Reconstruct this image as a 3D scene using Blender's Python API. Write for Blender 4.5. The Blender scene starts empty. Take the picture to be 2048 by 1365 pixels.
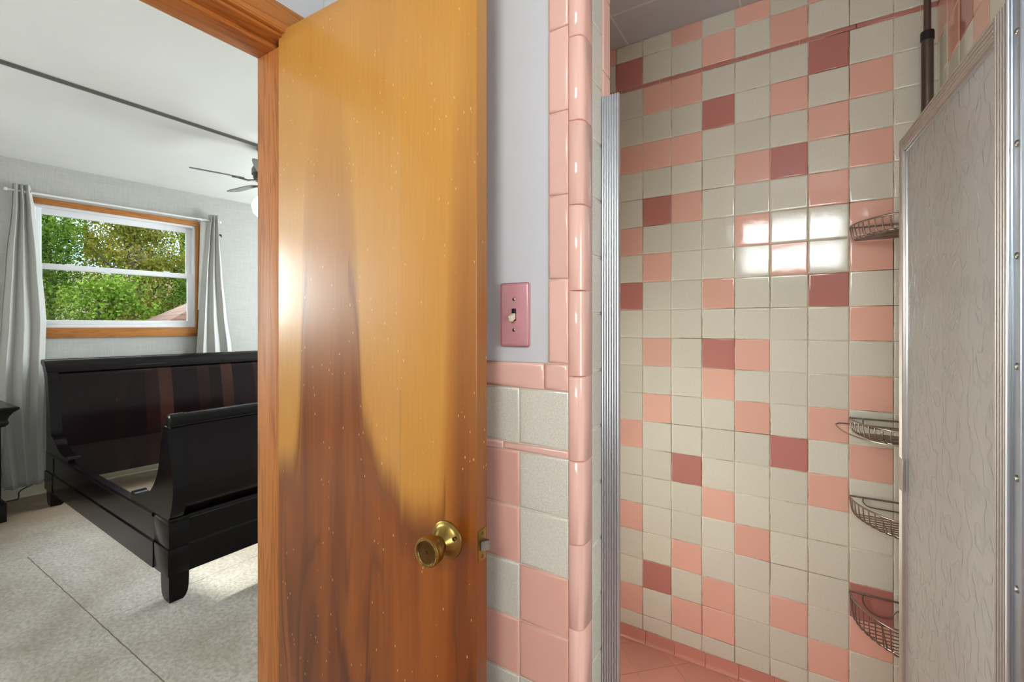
import bpy, bmesh, math, random
from mathutils import Vector, Matrix, noise as mnoise
random.seed(11)
SC = bpy.context.scene
COL = SC.collection
V = Vector
PI = math.pi
H = 1.28                      # eye height
S = 0.1095                    # tile pitch (4 1/4 inch tile and its joint)

# ------------------------------------------------------------------ materials
class NT:
    def __init__(s, name):
        s.m = bpy.data.materials.new(name); s.m.use_nodes = True
        s.t = s.m.node_tree; s.t.nodes.clear()
        s.out = s.t.nodes.new('ShaderNodeOutputMaterial')
        s.b = s.n('ShaderNodeBsdfPrincipled')
        s.l(s.b.outputs[0], s.out.inputs[0])
    def n(s, typ, ins=None, **kw):
        nd = s.t.nodes.new(typ)
        for k, v in kw.items(): setattr(nd, k, v)
        for k, v in (ins or {}).items():
            if isinstance(v, bpy.types.NodeSocket): s.l(v, nd.inputs[k])
            else: nd.inputs[k].default_value = v
        return nd
    def l(s, a, b): s.t.links.new(a, b)
    def set(s, **kw):
        for k, v in kw.items():
            k = k.replace('_', ' ')
            if isinstance(v, bpy.types.NodeSocket): s.l(v, s.b.inputs[k])
            else: s.b.inputs[k].default_value = v
    def coord(s, scale=(1, 1, 1), out='Object'):
        tc = s.n('ShaderNodeTexCoord')
        mp = s.n('ShaderNodeMapping', {0: tc.outputs[out], 3: scale})
        return mp.outputs[0]
    def noise(s, vec, scale, detail=4, rough=.55, dist=0):
        return s.n('ShaderNodeTexNoise', {'Vector': vec, 'Scale': scale, 'Detail': detail, 'Roughness': rough, 'Distortion': dist})
    def ramp(s, fac, pts):
        r = s.n('ShaderNodeValToRGB', {0: fac}); e = r.color_ramp.elements
        while len(e) > 1: e.remove(e[-1])
        e[0].position, e[0].color = pts[0][0], c4(pts[0][1])
        for p, c in pts[1:]:
            x = e.new(p); x.color = c4(c)
        return r.outputs[0]
    def mix(s, fac, a, b, blend='MIX'):
        m = s.n('ShaderNodeMix', data_type='RGBA', blend_type=blend)
        for i, v in ((0, fac), (6, a), (7, b)):
            if isinstance(v, bpy.types.NodeSocket): s.l(v, m.inputs[i])
            else: m.inputs[i].default_value = v if i == 0 else c4(v)
        return m.outputs[2]
    def math(s, op, a, b=0.0, c=0.0, clamp=False):
        m = s.n('ShaderNodeMath', operation=op, use_clamp=clamp)
        for i, v in enumerate((a, b, c)):
            if isinstance(v, bpy.types.NodeSocket): s.l(v, m.inputs[i])
            else: m.inputs[i].default_value = v
        return m.outputs[0]
    def bump(s, h, strength=.3, dist=.01):
        b = s.n('ShaderNodeBump', {'Height': h, 'Strength': strength, 'Distance': dist})
        s.l(b.outputs[0], s.b.inputs['Normal']); return b

def lin(v):
    v /= 255.0
    return v / 12.92 if v <= .04045 else ((v + .055) / 1.055) ** 2.4
def rgb(r, g, b): return (lin(r), lin(g), lin(b))
def c4(c): return tuple(c) if len(c) == 4 else (c[0], c[1], c[2], 1.0)

def plain(name, col, rough=.5, metal=0.0, var=.06, scale=30, bump=0, **kw):
    t = NT(name); co = t.coord()
    nz = t.noise(co, scale)
    a = tuple(x * (1 - var) for x in col); b = tuple(min(1, x * (1 + var)) for x in col)
    t.set(Base_Color=t.ramp(nz.outputs[0], [(.3, a), (.7, b)]), Roughness=rough, Metallic=metal, **kw)
    if bump: t.bump(nz.outputs[0], bump, .002)
    return t.m

def tilemat(name, col, speck=0.0, rough=.1, wav=.02):
    t = NT(name); co = t.coord(out='Object')
    geo = t.n('ShaderNodeNewGeometry')
    isl = geo.outputs['Random Per Island']
    v = t.math('MULTIPLY_ADD', isl, .10, .95)
    base = t.mix(1.0, t.mix(0.0, col, col), t.n('ShaderNodeCombineColor', {0: v, 1: v, 2: v}).outputs[0], 'MULTIPLY')
    if speck:
        n1 = t.noise(co, 420, 2, .6); n2 = t.noise(co, 900, 1, .6)
        d = t.ramp(n1.outputs[0], [(.38, (1 - speck,) * 3), (.62, (1, 1, 1))])
        d2 = t.ramp(n2.outputs[0], [(.42, (1 - speck * .8, 1 - speck * .9, 1 - speck),), (.6, (1, 1, 1))])
        base = t.mix(1.0, base, d, 'MULTIPLY'); base = t.mix(1.0, base, d2, 'MULTIPLY')
    t.set(Base_Color=base, Roughness=rough, Specular_IOR_Level=.5)
    w = t.noise(co, 22, 2, .5); t.bump(w.outputs[0], wav, .01)
    return t.m

M = {}
M['cream'] = tilemat('cream_speckled_tile', rgb(226, 222, 206), .14, .08)
M['pink'] = tilemat('pink_tile', rgb(228, 176, 158), 0, .06)
M['rose'] = tilemat('rose_tile', rgb(186, 122, 112), 0, .06)
M['pinktrim'] = tilemat('pink_trim_tile', rgb(232, 186, 170), 0, .09, .02)
M['floortile'] = tilemat('pink_floor_tile', rgb(212, 148, 132), .05, .35)
M['base'] = tilemat('salmon_cove_tile', rgb(206, 138, 122), 0, .2)
def grout():
    t = NT('grout'); co = t.coord(); n = t.noise(co, 9, 6, .7)
    n2 = t.noise(co, 3.1, 2, .5)
    f = t.math('MULTIPLY', n.outputs[0], n2.outputs[0])
    t.set(Base_Color=t.ramp(f, [(.17, rgb(96, 74, 50)), (.21, rgb(170, 150, 122)), (.25, rgb(216, 204, 182)), (.32, rgb(226, 216, 198))]), Roughness=.8)
    return t.m
M['grout'] = grout()
M['grout_white'] = plain('white_grout', rgb(222, 214, 200), .75)
M['grout_floor'] = plain('pinkish_floor_grout', rgb(206, 164, 146), .75)
M['paint'] = plain('white_bathroom_paint', rgb(204, 204, 205), .55, var=.015, scale=5, bump=.05)
def wallpaper():
    t = NT('grey_linen_wallpaper'); co = t.coord()
    a = t.noise(t.coord((4, 4, 260)), 2.2, 3); b = t.noise(t.coord((260, 260, 4)), 2.2, 3)
    f = t.math('ADD', a.outputs[0], b.outputs[0]); f = t.math('MULTIPLY', f, .5)
    big = t.noise(co, 1.5, 3)
    c = t.ramp(f, [(.36, rgb(170, 169, 164)), (.64, rgb(198, 197, 192))])
    t.set(Base_Color=t.mix(t.math('MULTIPLY', big.outputs[0], .15), c, rgb(165, 163, 158)), Roughness=.8)
    return t.m
M['wallpaper'] = wallpaper()
M['bedceil'] = plain('bedroom_ceiling_paint', rgb(232, 232, 229), .8, var=.02, scale=2.5)
M['ceiltrim'] = plain('ceiling_seam_paint', rgb(116, 114, 108), .6, var=.02)
def bathceil():
    t = NT('grey_painted_ceiling_panels'); tc = t.n('ShaderNodeTexCoord')
    br = t.n('ShaderNodeTexBrick', {'Vector': tc.outputs['Object'], 'Scale': 1.0, 'Mortar Size': .004, 'Brick Width': .406, 'Row Height': .406, 'Mortar Smooth': .3})
    br.offset = 0
    br.inputs['Color1'].default_value = c4(rgb(180, 182, 187)); br.inputs['Color2'].default_value = c4(rgb(184, 186, 191))
    br.inputs['Mortar'].default_value = c4(rgb(206, 208, 210))
    n = t.noise(tc.outputs['Object'], 14, 3); 
    t.set(Base_Color=br.outputs[0], Roughness=.7); t.bump(n.outputs[0], .1, .01)
    return t.m
M['bathceil'] = bathceil()

def doorwood():
    t = NT('amber_stained_door_veneer')
    tc = t.n('ShaderNodeTexCoord'); sp = t.n('ShaderNodeSeparateXYZ', {0: tc.outputs['Object']})
    p, z = sp.outputs[0], sp.outputs[2]
    wob = t.noise(t.coord((26, 26, 2.0)), 1.0, 4, .6)
    big = t.noise(t.coord((5, 5, 1.6)), 1.0, 2, .5)
    def curve(pts, ymax):
        fc = t.n('ShaderNodeFloatCurve', {1: t.math('DIVIDE', p, .62)})
        c = fc.mapping.curves[0]
        c.points[0].location = (0, pts[0][1] / ymax); c.points[1].location = (1, pts[-1][1] / ymax)
        for a, b in pts[1:-1]: c.points.new(a / .62, b / ymax)
        for q in c.points: q.handle_type = 'AUTO_CLAMPED'
        fc.mapping.update()
        return t.math('MULTIPLY', fc.outputs[0], ymax)
    h = curve([(0, .93), (.06, .95), (.083, 1.05), (.095, 1.3), (.115, 1.42), (.18, 1.45), (.26, 1.40), (.284, 1.28), (.298, 1.10), (.326, 1.02), (.37, .96),
               (.403, .935), (.408, .902), (.46, .90), (.51, .935), (.527, 1.08), (.535, 1.22), (.555, 1.36), (.62, 1.42)], 2.0)
    w = curve([(0, .05), (.06, .07), (.095, .25), (.18, .4), (.26, .28), (.3, .10), (.37, .06), (.5, .07), (.53, .4), (.62, .6)], 1.0)
    d = t.math('SUBTRACT', h, z)
    d = t.math('ADD', d, t.math('MULTIPLY', t.math('SUBTRACT', wob.outputs[0], .5), .10))
    dark = t.math('MULTIPLY_ADD', t.math('DIVIDE', d, w), .5, .5, clamp=True)
    dark = t.math('SMOOTH_MIN', dark, 1.0, .15)
    # streaks inside the heartwood
    st = t.noise(t.coord((15, 15, .7)), 1.0, 3, .55, .6)
    streak = t.ramp(st.outputs[0], [(.36, (0, 0, 0)), (.66, (1, 1, 1))])
    fl = t.noise(t.coord((9, 9, 1.3)), 1.0, 2, .5, 1.4)
    flame = t.ramp(fl.outputs[0], [(.40, (0, 0, 0)), (.455, (1, 1, 1)), (.49, (.25, .25, .25)), (.62, (0, 0, 0))])
    light = t.mix(big.outputs[0], rgb(188, 126, 44), rgb(208, 156, 80))
    right = t.math('GREATER_THAN', p, .4065)
    light = t.mix(t.math('MULTIPLY', right, .35), light, rgb(198, 134, 36))
    heart = t.mix(streak, rgb(152, 80, 18), rgb(114, 53, 8))
    low = t.math('MULTIPLY_ADD', t.math('SUBTRACT', .93, z), 2.2, .2, clamp=True)
    heart = t.mix(t.math('MULTIPLY', flame, low), heart, rgb(84, 38, 10))
    col = t.mix(dark, light, heart)
    # the darker rim where the heartwood begins
    rim = t.math('SUBTRACT', 1.0, t.math('MULTIPLY', t.math('ABSOLUTE', t.math('SUBTRACT', d, .03)), 16.0), clamp=True)
    rim = t.math('MULTIPLY', rim, t.math('LESS_THAN', w, .3))
    col = t.mix(t.math('MULTIPLY', rim, .7), col, rgb(112, 54, 14))
    fine = t.noise(t.coord((240, 240, 7)), 1.0, 3, .6)
    col = t.mix(.3, col, t.ramp(fine.outputs[0], [(.3, (.72, .70, .66)), (.6, (1, 1, 1))]), 'MULTIPLY')
    vo = t.n('ShaderNodeTexVoronoi', {'Vector': t.coord((85, 85, 36)), 'Scale': 1.0})
    rare = t.noise(t.coord((7, 7, 5)), 1.0, 2)
    chip = t.math('MULTIPLY', t.math('LESS_THAN', vo.outputs[0], .10), t.math('GREATER_THAN', rare.outputs[0], .5))
    col = t.mix(t.math('MULTIPLY', chip, .7), col, rgb(232, 190, 130))
    seam = t.math('LESS_THAN', t.math('ABSOLUTE', t.math('SUBTRACT', p, .4065)), .0007)
    col = t.mix(t.math('MULTIPLY', seam, t.math('MULTIPLY', t.math('LESS_THAN', z, 1.15), .5)), col, rgb(120, 60, 18))
    t.set(Base_Color=col, Roughness=.3, Specular_IOR_Level=.45, Coat_Weight=.25, Coat_Roughness=.12)
    t.bump(fine.outputs[0], .04, .002)
    return t.m
M['door'] = doorwood()

def pine(name, axis, a, b, rough=.48):
    """flat-sawn pine, grain running along the given axis"""
    t = NT(name)
    sc = [22, 22, 22]; sc[axis] = 1.1
    n = t.noise(t.coord(tuple(sc)), 1.0, 2, .5, .7)
    f = t.math('FRACT', t.math('MULTIPLY', n.outputs[0], 9.0))
    s2 = [300, 300, 300]; s2[axis] = 6
    g = t.noise(t.coord(tuple(s2)), 1.0, 2)
    m_ = tuple(.55 * x + .45 * y for x, y in zip(a, b)); c = t.ramp(f, [(0, a), (.5, a), (.85, m_), (1, a)])
    c = t.mix(.6, c, t.ramp(g.outputs[0], [(.3, (.75, .7, .66)), (.6, (1, 1, 1))]), 'MULTIPLY')
    t.set(Base_Color=c, Roughness=rough, Specular_IOR_Level=.3)
    return t.m
M['pine_v'] = pine('pine_jamb', 2, rgb(190, 120, 58), rgb(116, 58, 22))
M['pine_y'] = pine('pine_head', 1, rgb(196, 126, 62), rgb(120, 62, 26))
M['pine_w'] = pine('pine_window_casing', 0, rgb(186, 122, 62), rgb(112, 62, 26))
M['pine_wv'] = pine('pine_window_casing_upright', 2, rgb(186, 122, 62), rgb(112, 62, 26))

def darkwood(name, a, b, strips=False, rough=.2):
    t = NT(name); tc = t.n('ShaderNodeTexCoord'); sp = t.n('ShaderNodeSeparateXYZ', {0: tc.outputs['Object']})
    g = t.noise(t.coord((60, 60, 6)), 1.0, 3)
    f = g.outputs[0]
    if strips:
        k = t.math('FLOOR', t.math('MULTIPLY', sp.outputs[1], 11.0))
        wn = t.n('ShaderNodeTexWhiteNoise', noise_dimensions='1D', ins={'W': k})
        blot = t.noise(t.coord((5, 5, 3)), 1.0, 3)
        f = t.math('MULTIPLY', t.math('POWER', wn.outputs[0], 2.5), t.math('MULTIPLY', blot.outputs[0], 1.7))
    t.set(Base_Color=t.ramp(f, [(.15, a), (.8, b)]), Roughness=rough, Specular_IOR_Level=.22)
    return t.m
M['bed'] = darkwood('espresso_stained_wood', rgb(9, 6, 9), rgb(18, 11, 14))
M['bedpanel'] = darkwood('dark_cherry_veneer', rgb(20, 9, 12), rgb(58, 33, 27), True)
M['night'] = darkwood('black_lacquered_wood', rgb(16, 15, 17), rgb(28, 26, 28))

def carpet():
    t = NT('worn_particleboard_subfloor'); co = t.coord()
    a = t.n('ShaderNodeTexVoronoi', {'Vector': co, 'Scale': 95.0}); b = t.noise(co, 60, 4, .7); c = t.noise(co, 1.6, 4, .6)
    chip = t.noise(t.coord((1, 1, 1)), 210, 2, .6)
    col = t.ramp(b.outputs[0], [(.3, rgb(150, 142, 133)), (.55, rgb(188, 181, 172)), (.75, rgb(212, 206, 197))])
    col = t.mix(t.ramp(c.outputs[0], [(.42, (0, 0, 0)), (.62, (.5, .5, .5))]), col, rgb(128, 112, 94))
    col = t.mix(t.ramp(chip.outputs[0], [(.68, (0, 0, 0)), (.73, (.7, .7, .7))]), col, rgb(214, 206, 192))
    sp = t.n('ShaderNodeSeparateXYZ', {0: co})
    x, y = sp.outputs[0], sp.outputs[1]
    wob = t.noise(co, 14, 3); wv = t.math('MULTIPLY', t.math('SUBTRACT', wob.outputs[0], .5), .008)
    def line(expr, wid): return t.math('LESS_THAN', t.math('ABSOLUTE', t.math('ADD', expr, wv)), wid)
    s1 = t.math('MULTIPLY', line(t.math('SUBTRACT', t.math('ADD', y, t.math('MULTIPLY', x, -.012)), .735), .0022), t.math('GREATER_THAN', x, -3.6))
    s2 = t.math('MULTIPLY', line(t.math('ADD', x, 2.55), .0015), t.math('GREATER_THAN', y, .74))
    s3 = line(t.math('ADD', x, 3.62), .002); s4 = line(t.math('ADD', x, 3.86), .002)
    s = t.math('MAXIMUM', t.math('MAXIMUM', s1, s2), t.math('MULTIPLY', t.math('MAXIMUM', s3, s4), .5))
    col = t.mix(t.math('MULTIPLY', s, .8), col, rgb(84, 68, 46))
    near = t.math('MULTIPLY', t.math('ADD', x, 3.75), -1.4, clamp=True)
    grain = t.noise(t.coord((90, 6, 1)), 1.0, 3)
    col = t.mix(t.math('MULTIPLY', near, .75), col, t.ramp(grain.outputs[0], [(.3, rgb(120, 96, 70)), (.7, rgb(158, 132, 102))]))
    t.set(Base_Color=col, Roughness=.75); t.bump(b.outputs[0], .35, .004)
    return t.m
M['carpet'] = carpet()
def bathfloor(): return plain('pink_mosaic_bathroom_floor', rgb(196, 150, 138), .4, var=.1, scale=40)
M['bathfloor'] = bathfloor()

def curtain():
    t = NT('grey_woven_curtain'); tc = t.n('ShaderNodeTexCoord')
    uv = t.n('ShaderNodeMapping', {0: tc.outputs['UV'], 3: (46, 150, 1), 2: (0, 0, .0)})
    w1 = t.n('ShaderNodeTexWave', {'Vector': uv.outputs[0], 'Scale': .55}, wave_type='BANDS', bands_direction='DIAGONAL')
    mp = t.n('ShaderNodeMapping', {0: tc.outputs['UV'], 3: (-46, 150, 1)})
    w2 = t.n('ShaderNodeTexWave', {'Vector': mp.outputs[0], 'Scale': .55}, wave_type='BANDS', bands_direction='DIAGONAL')
    f = t.math('MULTIPLY', w1.outputs[1], w2.outputs[1])
    t.set(Base_Color=t.ramp(f, [(.1, rgb(178, 177, 172)), (.6, rgb(196, 195, 191))]), Roughness=.85, Sheen_Weight=.2)
    t.bump(f, .15, .003)
    return t.m
M['curtain'] = curtain()
M['lining'] = plain('white_curtain_lining', rgb(226, 226, 222), .8, var=.02)
M['brass'] = plain('aged_brass', rgb(156, 130, 70), .3, 1.0, var=.4, scale=22)
M['brass_dark'] = plain('tarnished_brass', rgb(120, 92, 50), .34, 1.0, var=.3, scale=30)
M['steel'] = plain('dull_steel', rgb(150, 150, 140), .35, 1.0, var=.2, scale=60)
M['alu'] = plain('fluted_aluminium', rgb(206, 207, 208), .3, .9, var=.0, scale=12)
M['hinge'] = plain('galvanised_metal', rgb(172, 178, 184), .32, 1.0, var=.12, scale=9)
M['bronze'] = plain('taupe_anodised_aluminium', rgb(182, 172, 163), .4, .7, var=.06, scale=20)
M['black'] = plain('black_rubber', rgb(22, 22, 24), .5)
M['wire'] = plain('bronze_wire', rgb(150, 138, 128), .28, .9, var=.1)
M['pole'] = plain('bronze_pole', rgb(112, 100, 92), .33, .9, var=.08)
M['plate'] = plain('dusty_rose_switch_plate', rgb(206, 148, 152), .3, .1, var=.08, scale=16)
M['ivory'] = plain('ivory_plastic', rgb(226, 216, 190), .35, var=.03)
M['vinyl'] = plain('white_vinyl', rgb(232, 233, 236), .35, var=.01)
M['whitemetal'] = plain('white_metal', rgb(228, 228, 228), .35, var=.01)
M['nickel'] = plain('brushed_nickel', rgb(118, 116, 110), .42, 1.0, var=.05)
M['blade'] = plain('grey_fan_blade', rgb(128, 127, 124), .5, var=.05)
M['baseboard'] = plain('cream_baseboard_paint', rgb(204, 198, 170), .5, var=.04)
M['cord'] = plain('dark_cord', rgb(40, 34, 30), .6)
M['bark'] = plain('tree_bark', rgb(96, 80, 64), .9, var=.3, scale=8)
M['roof'] = None

def globe():
    t = NT('lit_frosted_globe'); t.set(Base_Color=(1, 1, 1, 1), Roughness=.4, Emission_Color=c4(rgb(255, 250, 240)), Emission_Strength=2.2)
    return t.m
M['globe'] = globe()
def pane():
    t = NT('clear_window_glass')
    tr = t.n('ShaderNodeBsdfTransparent'); gl = t.n('ShaderNodeBsdfGlossy', {'Roughness': .02})
    tr.inputs[0].default_value = (.93, .96, .95, 1)
    nz = t.noise(t.coord(), 3, 2)
    gl.inputs[0].default_value = (1, 1, 1, 1)
    lw = t.n('ShaderNodeFresnel', {0: 1.45})
    mx = t.n('ShaderNodeMixShader', {0: t.math('MULTIPLY', lw.outputs[0], .08)})
    t.l(tr.outputs[0], mx.inputs[1]); t.l(gl.outputs[0], mx.inputs[2]); t.l(mx.outputs[0], t.out.inputs[0])
    return t.m
M['pane'] = pane()
def obscure():
    t = NT('rain_textured_obscure_glass')
    n = t.noise(t.coord((26, 1, 16)), 1.0, 1.5, .45, .2)
    n2 = t.noise(t.coord((48, 1, 24)), 1.0, 1, .5, .2)
    r = t.ramp(n.outputs[0], [(.46, (0, 0, 0)), (.5, (1, 1, 1)), (.54, (0, 0, 0))])
    hgt = t.math('ADD', t.math('MULTIPLY', n.outputs[0], .55), t.math('MULTIPLY', r, -.10))
    hgt = t.math('ADD', hgt, t.math('MULTIPLY', n2.outputs[0], .12))
    bp = t.n('ShaderNodeBump', {'Height': hgt, 'Strength': .55, 'Distance': .012})
    rf = t.n('ShaderNodeBsdfRefraction', {'Roughness': .3, 'IOR': 1.12, 'Normal': bp.outputs[0]}); rf.inputs[0].default_value = (.97, .97, .96, 1)
    tl = t.n('ShaderNodeBsdfTranslucent', {'Normal': bp.outputs[0]}); tl.inputs[0].default_value = c4(rgb(238, 234, 228))
    df = t.n('ShaderNodeBsdfDiffuse', {'Normal': bp.outputs[0]}); t.l(t.mix(t.math('MULTIPLY', r, .25), rgb(222, 216, 208), rgb(150, 160, 148)), df.inputs[0])
    gl = t.n('ShaderNodeBsdfGlossy', {'Roughness': .22, 'Normal': bp.outputs[0]})
    m1 = t.n('ShaderNodeMixShader', {0: .62}); t.l(tl.outputs[0], m1.inputs[1]); t.l(df.outputs[0], m1.inputs[2])
    m2 = t.n('ShaderNodeMixShader', {0: .62}); t.l(rf.outputs[0], m2.inputs[1]); t.l(m1.outputs[0], m2.inputs[2])
    fr = t.n('ShaderNodeFresnel', {0: 1.35, 'Normal': bp.outputs[0]})
    m3 = t.n('ShaderNodeMixShader', {0: t.math('MULTIPLY', fr.outputs[0], .6)}); t.l(m2.outputs[0], m3.inputs[1]); t.l(gl.outputs[0], m3.inputs[2])
    t.l(m3.outputs[0], t.out.inputs[0])
    return t.m
M['obscure'] = obscure()
def leaf(name, a, b, c):
    t = NT(name); g = t.n('ShaderNodeNewGeometry')
    col = t.ramp(g.outputs['Random Per Island'], [(0, a), (.5, b), (1, c)])
    df = t.n('ShaderNodeBsdfDiffuse', {0: col}); tl = t.n('ShaderNodeBsdfTranslucent', {0: col})
    mx = t.n('ShaderNodeMixShader', {0: .35}); t.l(df.outputs[0], mx.inputs[1]); t.l(tl.outputs[0], mx.inputs[2]); t.l(mx.outputs[0], t.out.inputs[0])
    return t.m
M['leaf0'] = leaf('yellow_green_leaves', rgb(104, 104, 40), rgb(146, 148, 54), rgb(172, 152, 76))
M['leaf1'] = leaf('bright_green_leaves', rgb(78, 106, 30), rgb(120, 148, 50), rgb(158, 174, 82))
M['leaf2'] = leaf('deep_green_leaves', rgb(44, 70, 22), rgb(74, 102, 34), rgb(106, 128, 56))
def shingle():
    t = NT('brown_shingles'); tc = t.n('ShaderNodeTexCoord')
    br = t.n('ShaderNodeTexBrick', {'Vector': tc.outputs['UV'], 'Scale': 1.0, 'Mortar Size': .012, 'Brick Width': .3, 'Row Height': .14})
    br.inputs['Color1'].default_value = c4(rgb(112, 74, 56)); br.inputs['Color2'].default_value = c4(rgb(96, 64, 50)); br.inputs['Mortar'].default_value = c4(rgb(64, 44, 36))
    t.set(Base_Color=br.outputs[0], Roughness=.9)
    return t.m
M['shingle'] = shingle()
M['siding'] = plain('pale_siding', rgb(190, 182, 166), .7)
M['earth'] = plain('leaf_litter_ground', rgb(92, 80, 56), .95, var=.35, scale=2)

# ------------------------------------------------------------------ mesh helpers
def join(bm, tmp, mi=0, X=None):
    mp = {}
    for v in tmp.verts: mp[v] = bm.verts.new(X @ v.co if X else v.co)
    for f in tmp.faces:
        nf = bm.faces.new([mp[v] for v in f.verts]); nf.material_index = mi
    tmp.free()
def box(bm, x0, x1, y0, y1, z0, z1, bev=0, mi=0, X=None, seg=2):
    t = bmesh.new(); bmesh.ops.create_cube(t, size=1)
    for v in t.verts: v.co = V(((x0 + x1) / 2 + v.co.x * (x1 - x0), (y0 + y1) / 2 + v.co.y * (y1 - y0), (z0 + z1) / 2 + v.co.z * (z1 - z0)))
    if bev: bmesh.ops.bevel(t, geom=t.edges[:], offset=bev, segments=seg, affect='EDGES', profile=.5)
    join(bm, t, mi, X)
def tube(bm, pts, r, seg=8, closed=False, mi=0, caps=True):
    pts = [V(p) for p in pts]; n = len(pts)
    rr = r if isinstance(r, (list, tuple)) else [r] * n
    rings = []; up = None
    for i, p in enumerate(pts):
        a = pts[(i - 1) % n] if (closed or i > 0) else p
        b = pts[(i + 1) % n] if (closed or i < n - 1) else p
        d = (b - a).normalized()
        if up is None:
            up = d.orthogonal().normalized()
        else:
            up = (up - d * up.dot(d)); up = up.normalized() if up.length > 1e-6 else d.orthogonal().normalized()
        s = d.cross(up)
        rings.append([bm.verts.new(p + (up * math.cos(2 * PI * k / seg) + s * math.sin(2 * PI * k / seg)) * rr[i]) for k in range(seg)])
    for i in range(n if closed else n - 1):
        A, C = rings[i], rings[(i + 1) % n]
        for k in range(seg):
            f = bm.faces.new((A[k], A[(k + 1) % seg], C[(k + 1) % seg], C[k])); f.material_index = mi
    if caps and not closed:
        bm.faces.new(rings[0][::-1]).material_index = mi; bm.faces.new(rings[-1]).material_index = mi
def lathe(bm, prof, seg=32, X=None, mi=0):
    X = X or Matrix(); rings = []
    for r, z in prof:
        if r < 1e-6: rings.append([bm.verts.new(X @ V((0, 0, z)))])
        else: rings.append([bm.verts.new(X @ V((r * math.cos(2 * PI * k / seg), r * math.sin(2 * PI * k / seg), z))) for k in range(seg)])
    for A, C in zip(rings, rings[1:]):
        for k in range(seg):
            q = [A[k % len(A)], A[(k + 1) % len(A)], C[(k + 1) % len(C)], C[k % len(C)]]
            u = []
            for x in q:
                if x not in u: u.append(x)
            if len(u) > 2: bm.faces.new(u).material_index = mi
def prism(bm, poly, w0, w1, f, mi=0):
    a = [bm.verts.new(f(p[0], p[1], w0)) for p in poly]; b = [bm.verts.new(f(p[0], p[1], w1)) for p in poly]
    n = len(poly)
    for i in range(n): bm.faces.new((a[i], a[(i + 1) % n], b[(i + 1) % n], b[i])).material_index = mi
    bm.faces.new(a[::-1]).material_index = mi; bm.faces.new(b).material_index = mi
def smoothpoly(pts, n=5):
    """Catmull-Rom through the points"""
    out = []
    for i in range(len(pts) - 1):
        p0 = pts[max(i - 1, 0)]; p1 = pts[i]; p2 = pts[i + 1]; p3 = pts[min(i + 2, len(pts) - 1)]
        for k in range(n):
            t = k / n
            out.append(tuple(.5 * ((2 * b) + (c - a) * t + (2 * a - 5 * b + 4 * c - d) * t * t + (-a + 3 * b - 3 * c + d) * t ** 3) for a, b, c, d in zip(p0, p1, p2, p3)))
    out.append(tuple(pts[-1])); return out
def tile(bm, O, U, W, N, u0, u1, v0, v1, mi, h=.0022, b=.0032, g=.0009):
    """one pillowed ceramic tile raised over the grout"""
    rnd = [random.uniform(-.0001, .0001) for _ in range(4)]
    def ring(ins, hh, j=0): return [bm.verts.new(O + U * (u0 + ins if k in (0, 3) else u1 - ins) + W * (v0 + ins if k < 2 else v1 - ins) + N * (hh + j * rnd[k])) for k in range(4)]
    R = [ring(g, -.001), ring(g, h * .35), ring(g + b * .3, h * .8, 1), ring(g + b, h, 1), ring(g + b * 1.7, h, 1)]
    for A, C in zip(R, R[1:]):
        for k in range(4): bm.faces.new((A[k], A[(k + 1) % 4], C[(k + 1) % 4], C[k])).material_index = mi
    bm.faces.new(R[-1]).material_index = mi
def holes_wall(bm, u0, u1, y0, y1, z0, z1, holes, mi=0, X=None):
    us = sorted({u0, u1, *[h[0] for h in holes], *[h[1] for h in holes]}); zs = sorted({z0, z1, *[h[2] for h in holes], *[h[3] for h in holes]})
    for a, b in zip(us, us[1:]):
        for c, d in zip(zs, zs[1:]):
            m = ((a + b) / 2, (c + d) / 2)
            if any(h[0] < m[0] < h[1] and h[2] < m[1] < h[3] for h in holes): continue
            box(bm, a, b, y0, y1, c, d, 0, mi, X)

# ------------------------------------------------------------------ object helpers
MW = {}
def meta(o, label=None, cat=None, group=None, kind=None):
    if label: o['label'] = label
    if cat: o['category'] = cat
    if group: o['group'] = group
    if kind: o['kind'] = kind
    return o
def thing(name, loc, rz=0, label=None, cat=None, group=None, kind=None):
    o = bpy.data.objects.new(name, None); COL.objects.link(o); o.empty_display_size = .1
    o.location = loc; o.rotation_euler = (0, 0, rz)
    MW[o] = Matrix.Translation(V(loc)) @ Matrix.Rotation(rz, 4, 'Z')
    return meta(o, label, cat, group, kind)
def obj(name, bm, mats, parent=None, loc=None, world=True, ang=35, recalc=True, smooth=True):
    """link a bmesh as one mesh; world=True: its verts are world points and get taken into the parent's (or loc's) frame"""
    if recalc: bmesh.ops.recalc_face_normals(bm, faces=bm.faces[:])
    base = MW[parent] if parent else Matrix.Translation(V(loc or (0, 0, 0)))
    if world: bm.transform(base.inverted())
    me = bpy.data.meshes.new(name); bm.to_mesh(me); bm.free()
    for m in (mats if isinstance(mats, (list, tuple)) else [mats]): me.materials.append(m if not isinstance(m, str) else M[m])
    if smooth:
        me.shade_smooth(); me.set_sharp_from_angle(angle=math.radians(ang))
    o = bpy.data.objects.new(name, me); COL.objects.link(o)
    if parent: o.parent = parent
    elif loc is not None: o.location = loc
    MW[o] = base
    return o
def struct(name, bm, mats, label, cat, loc=(0, 0, 0), **kw):
    return meta(obj(name, bm, mats, loc=loc, **kw), label, cat, kind='structure')
def NB(): return bmesh.new()

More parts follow.
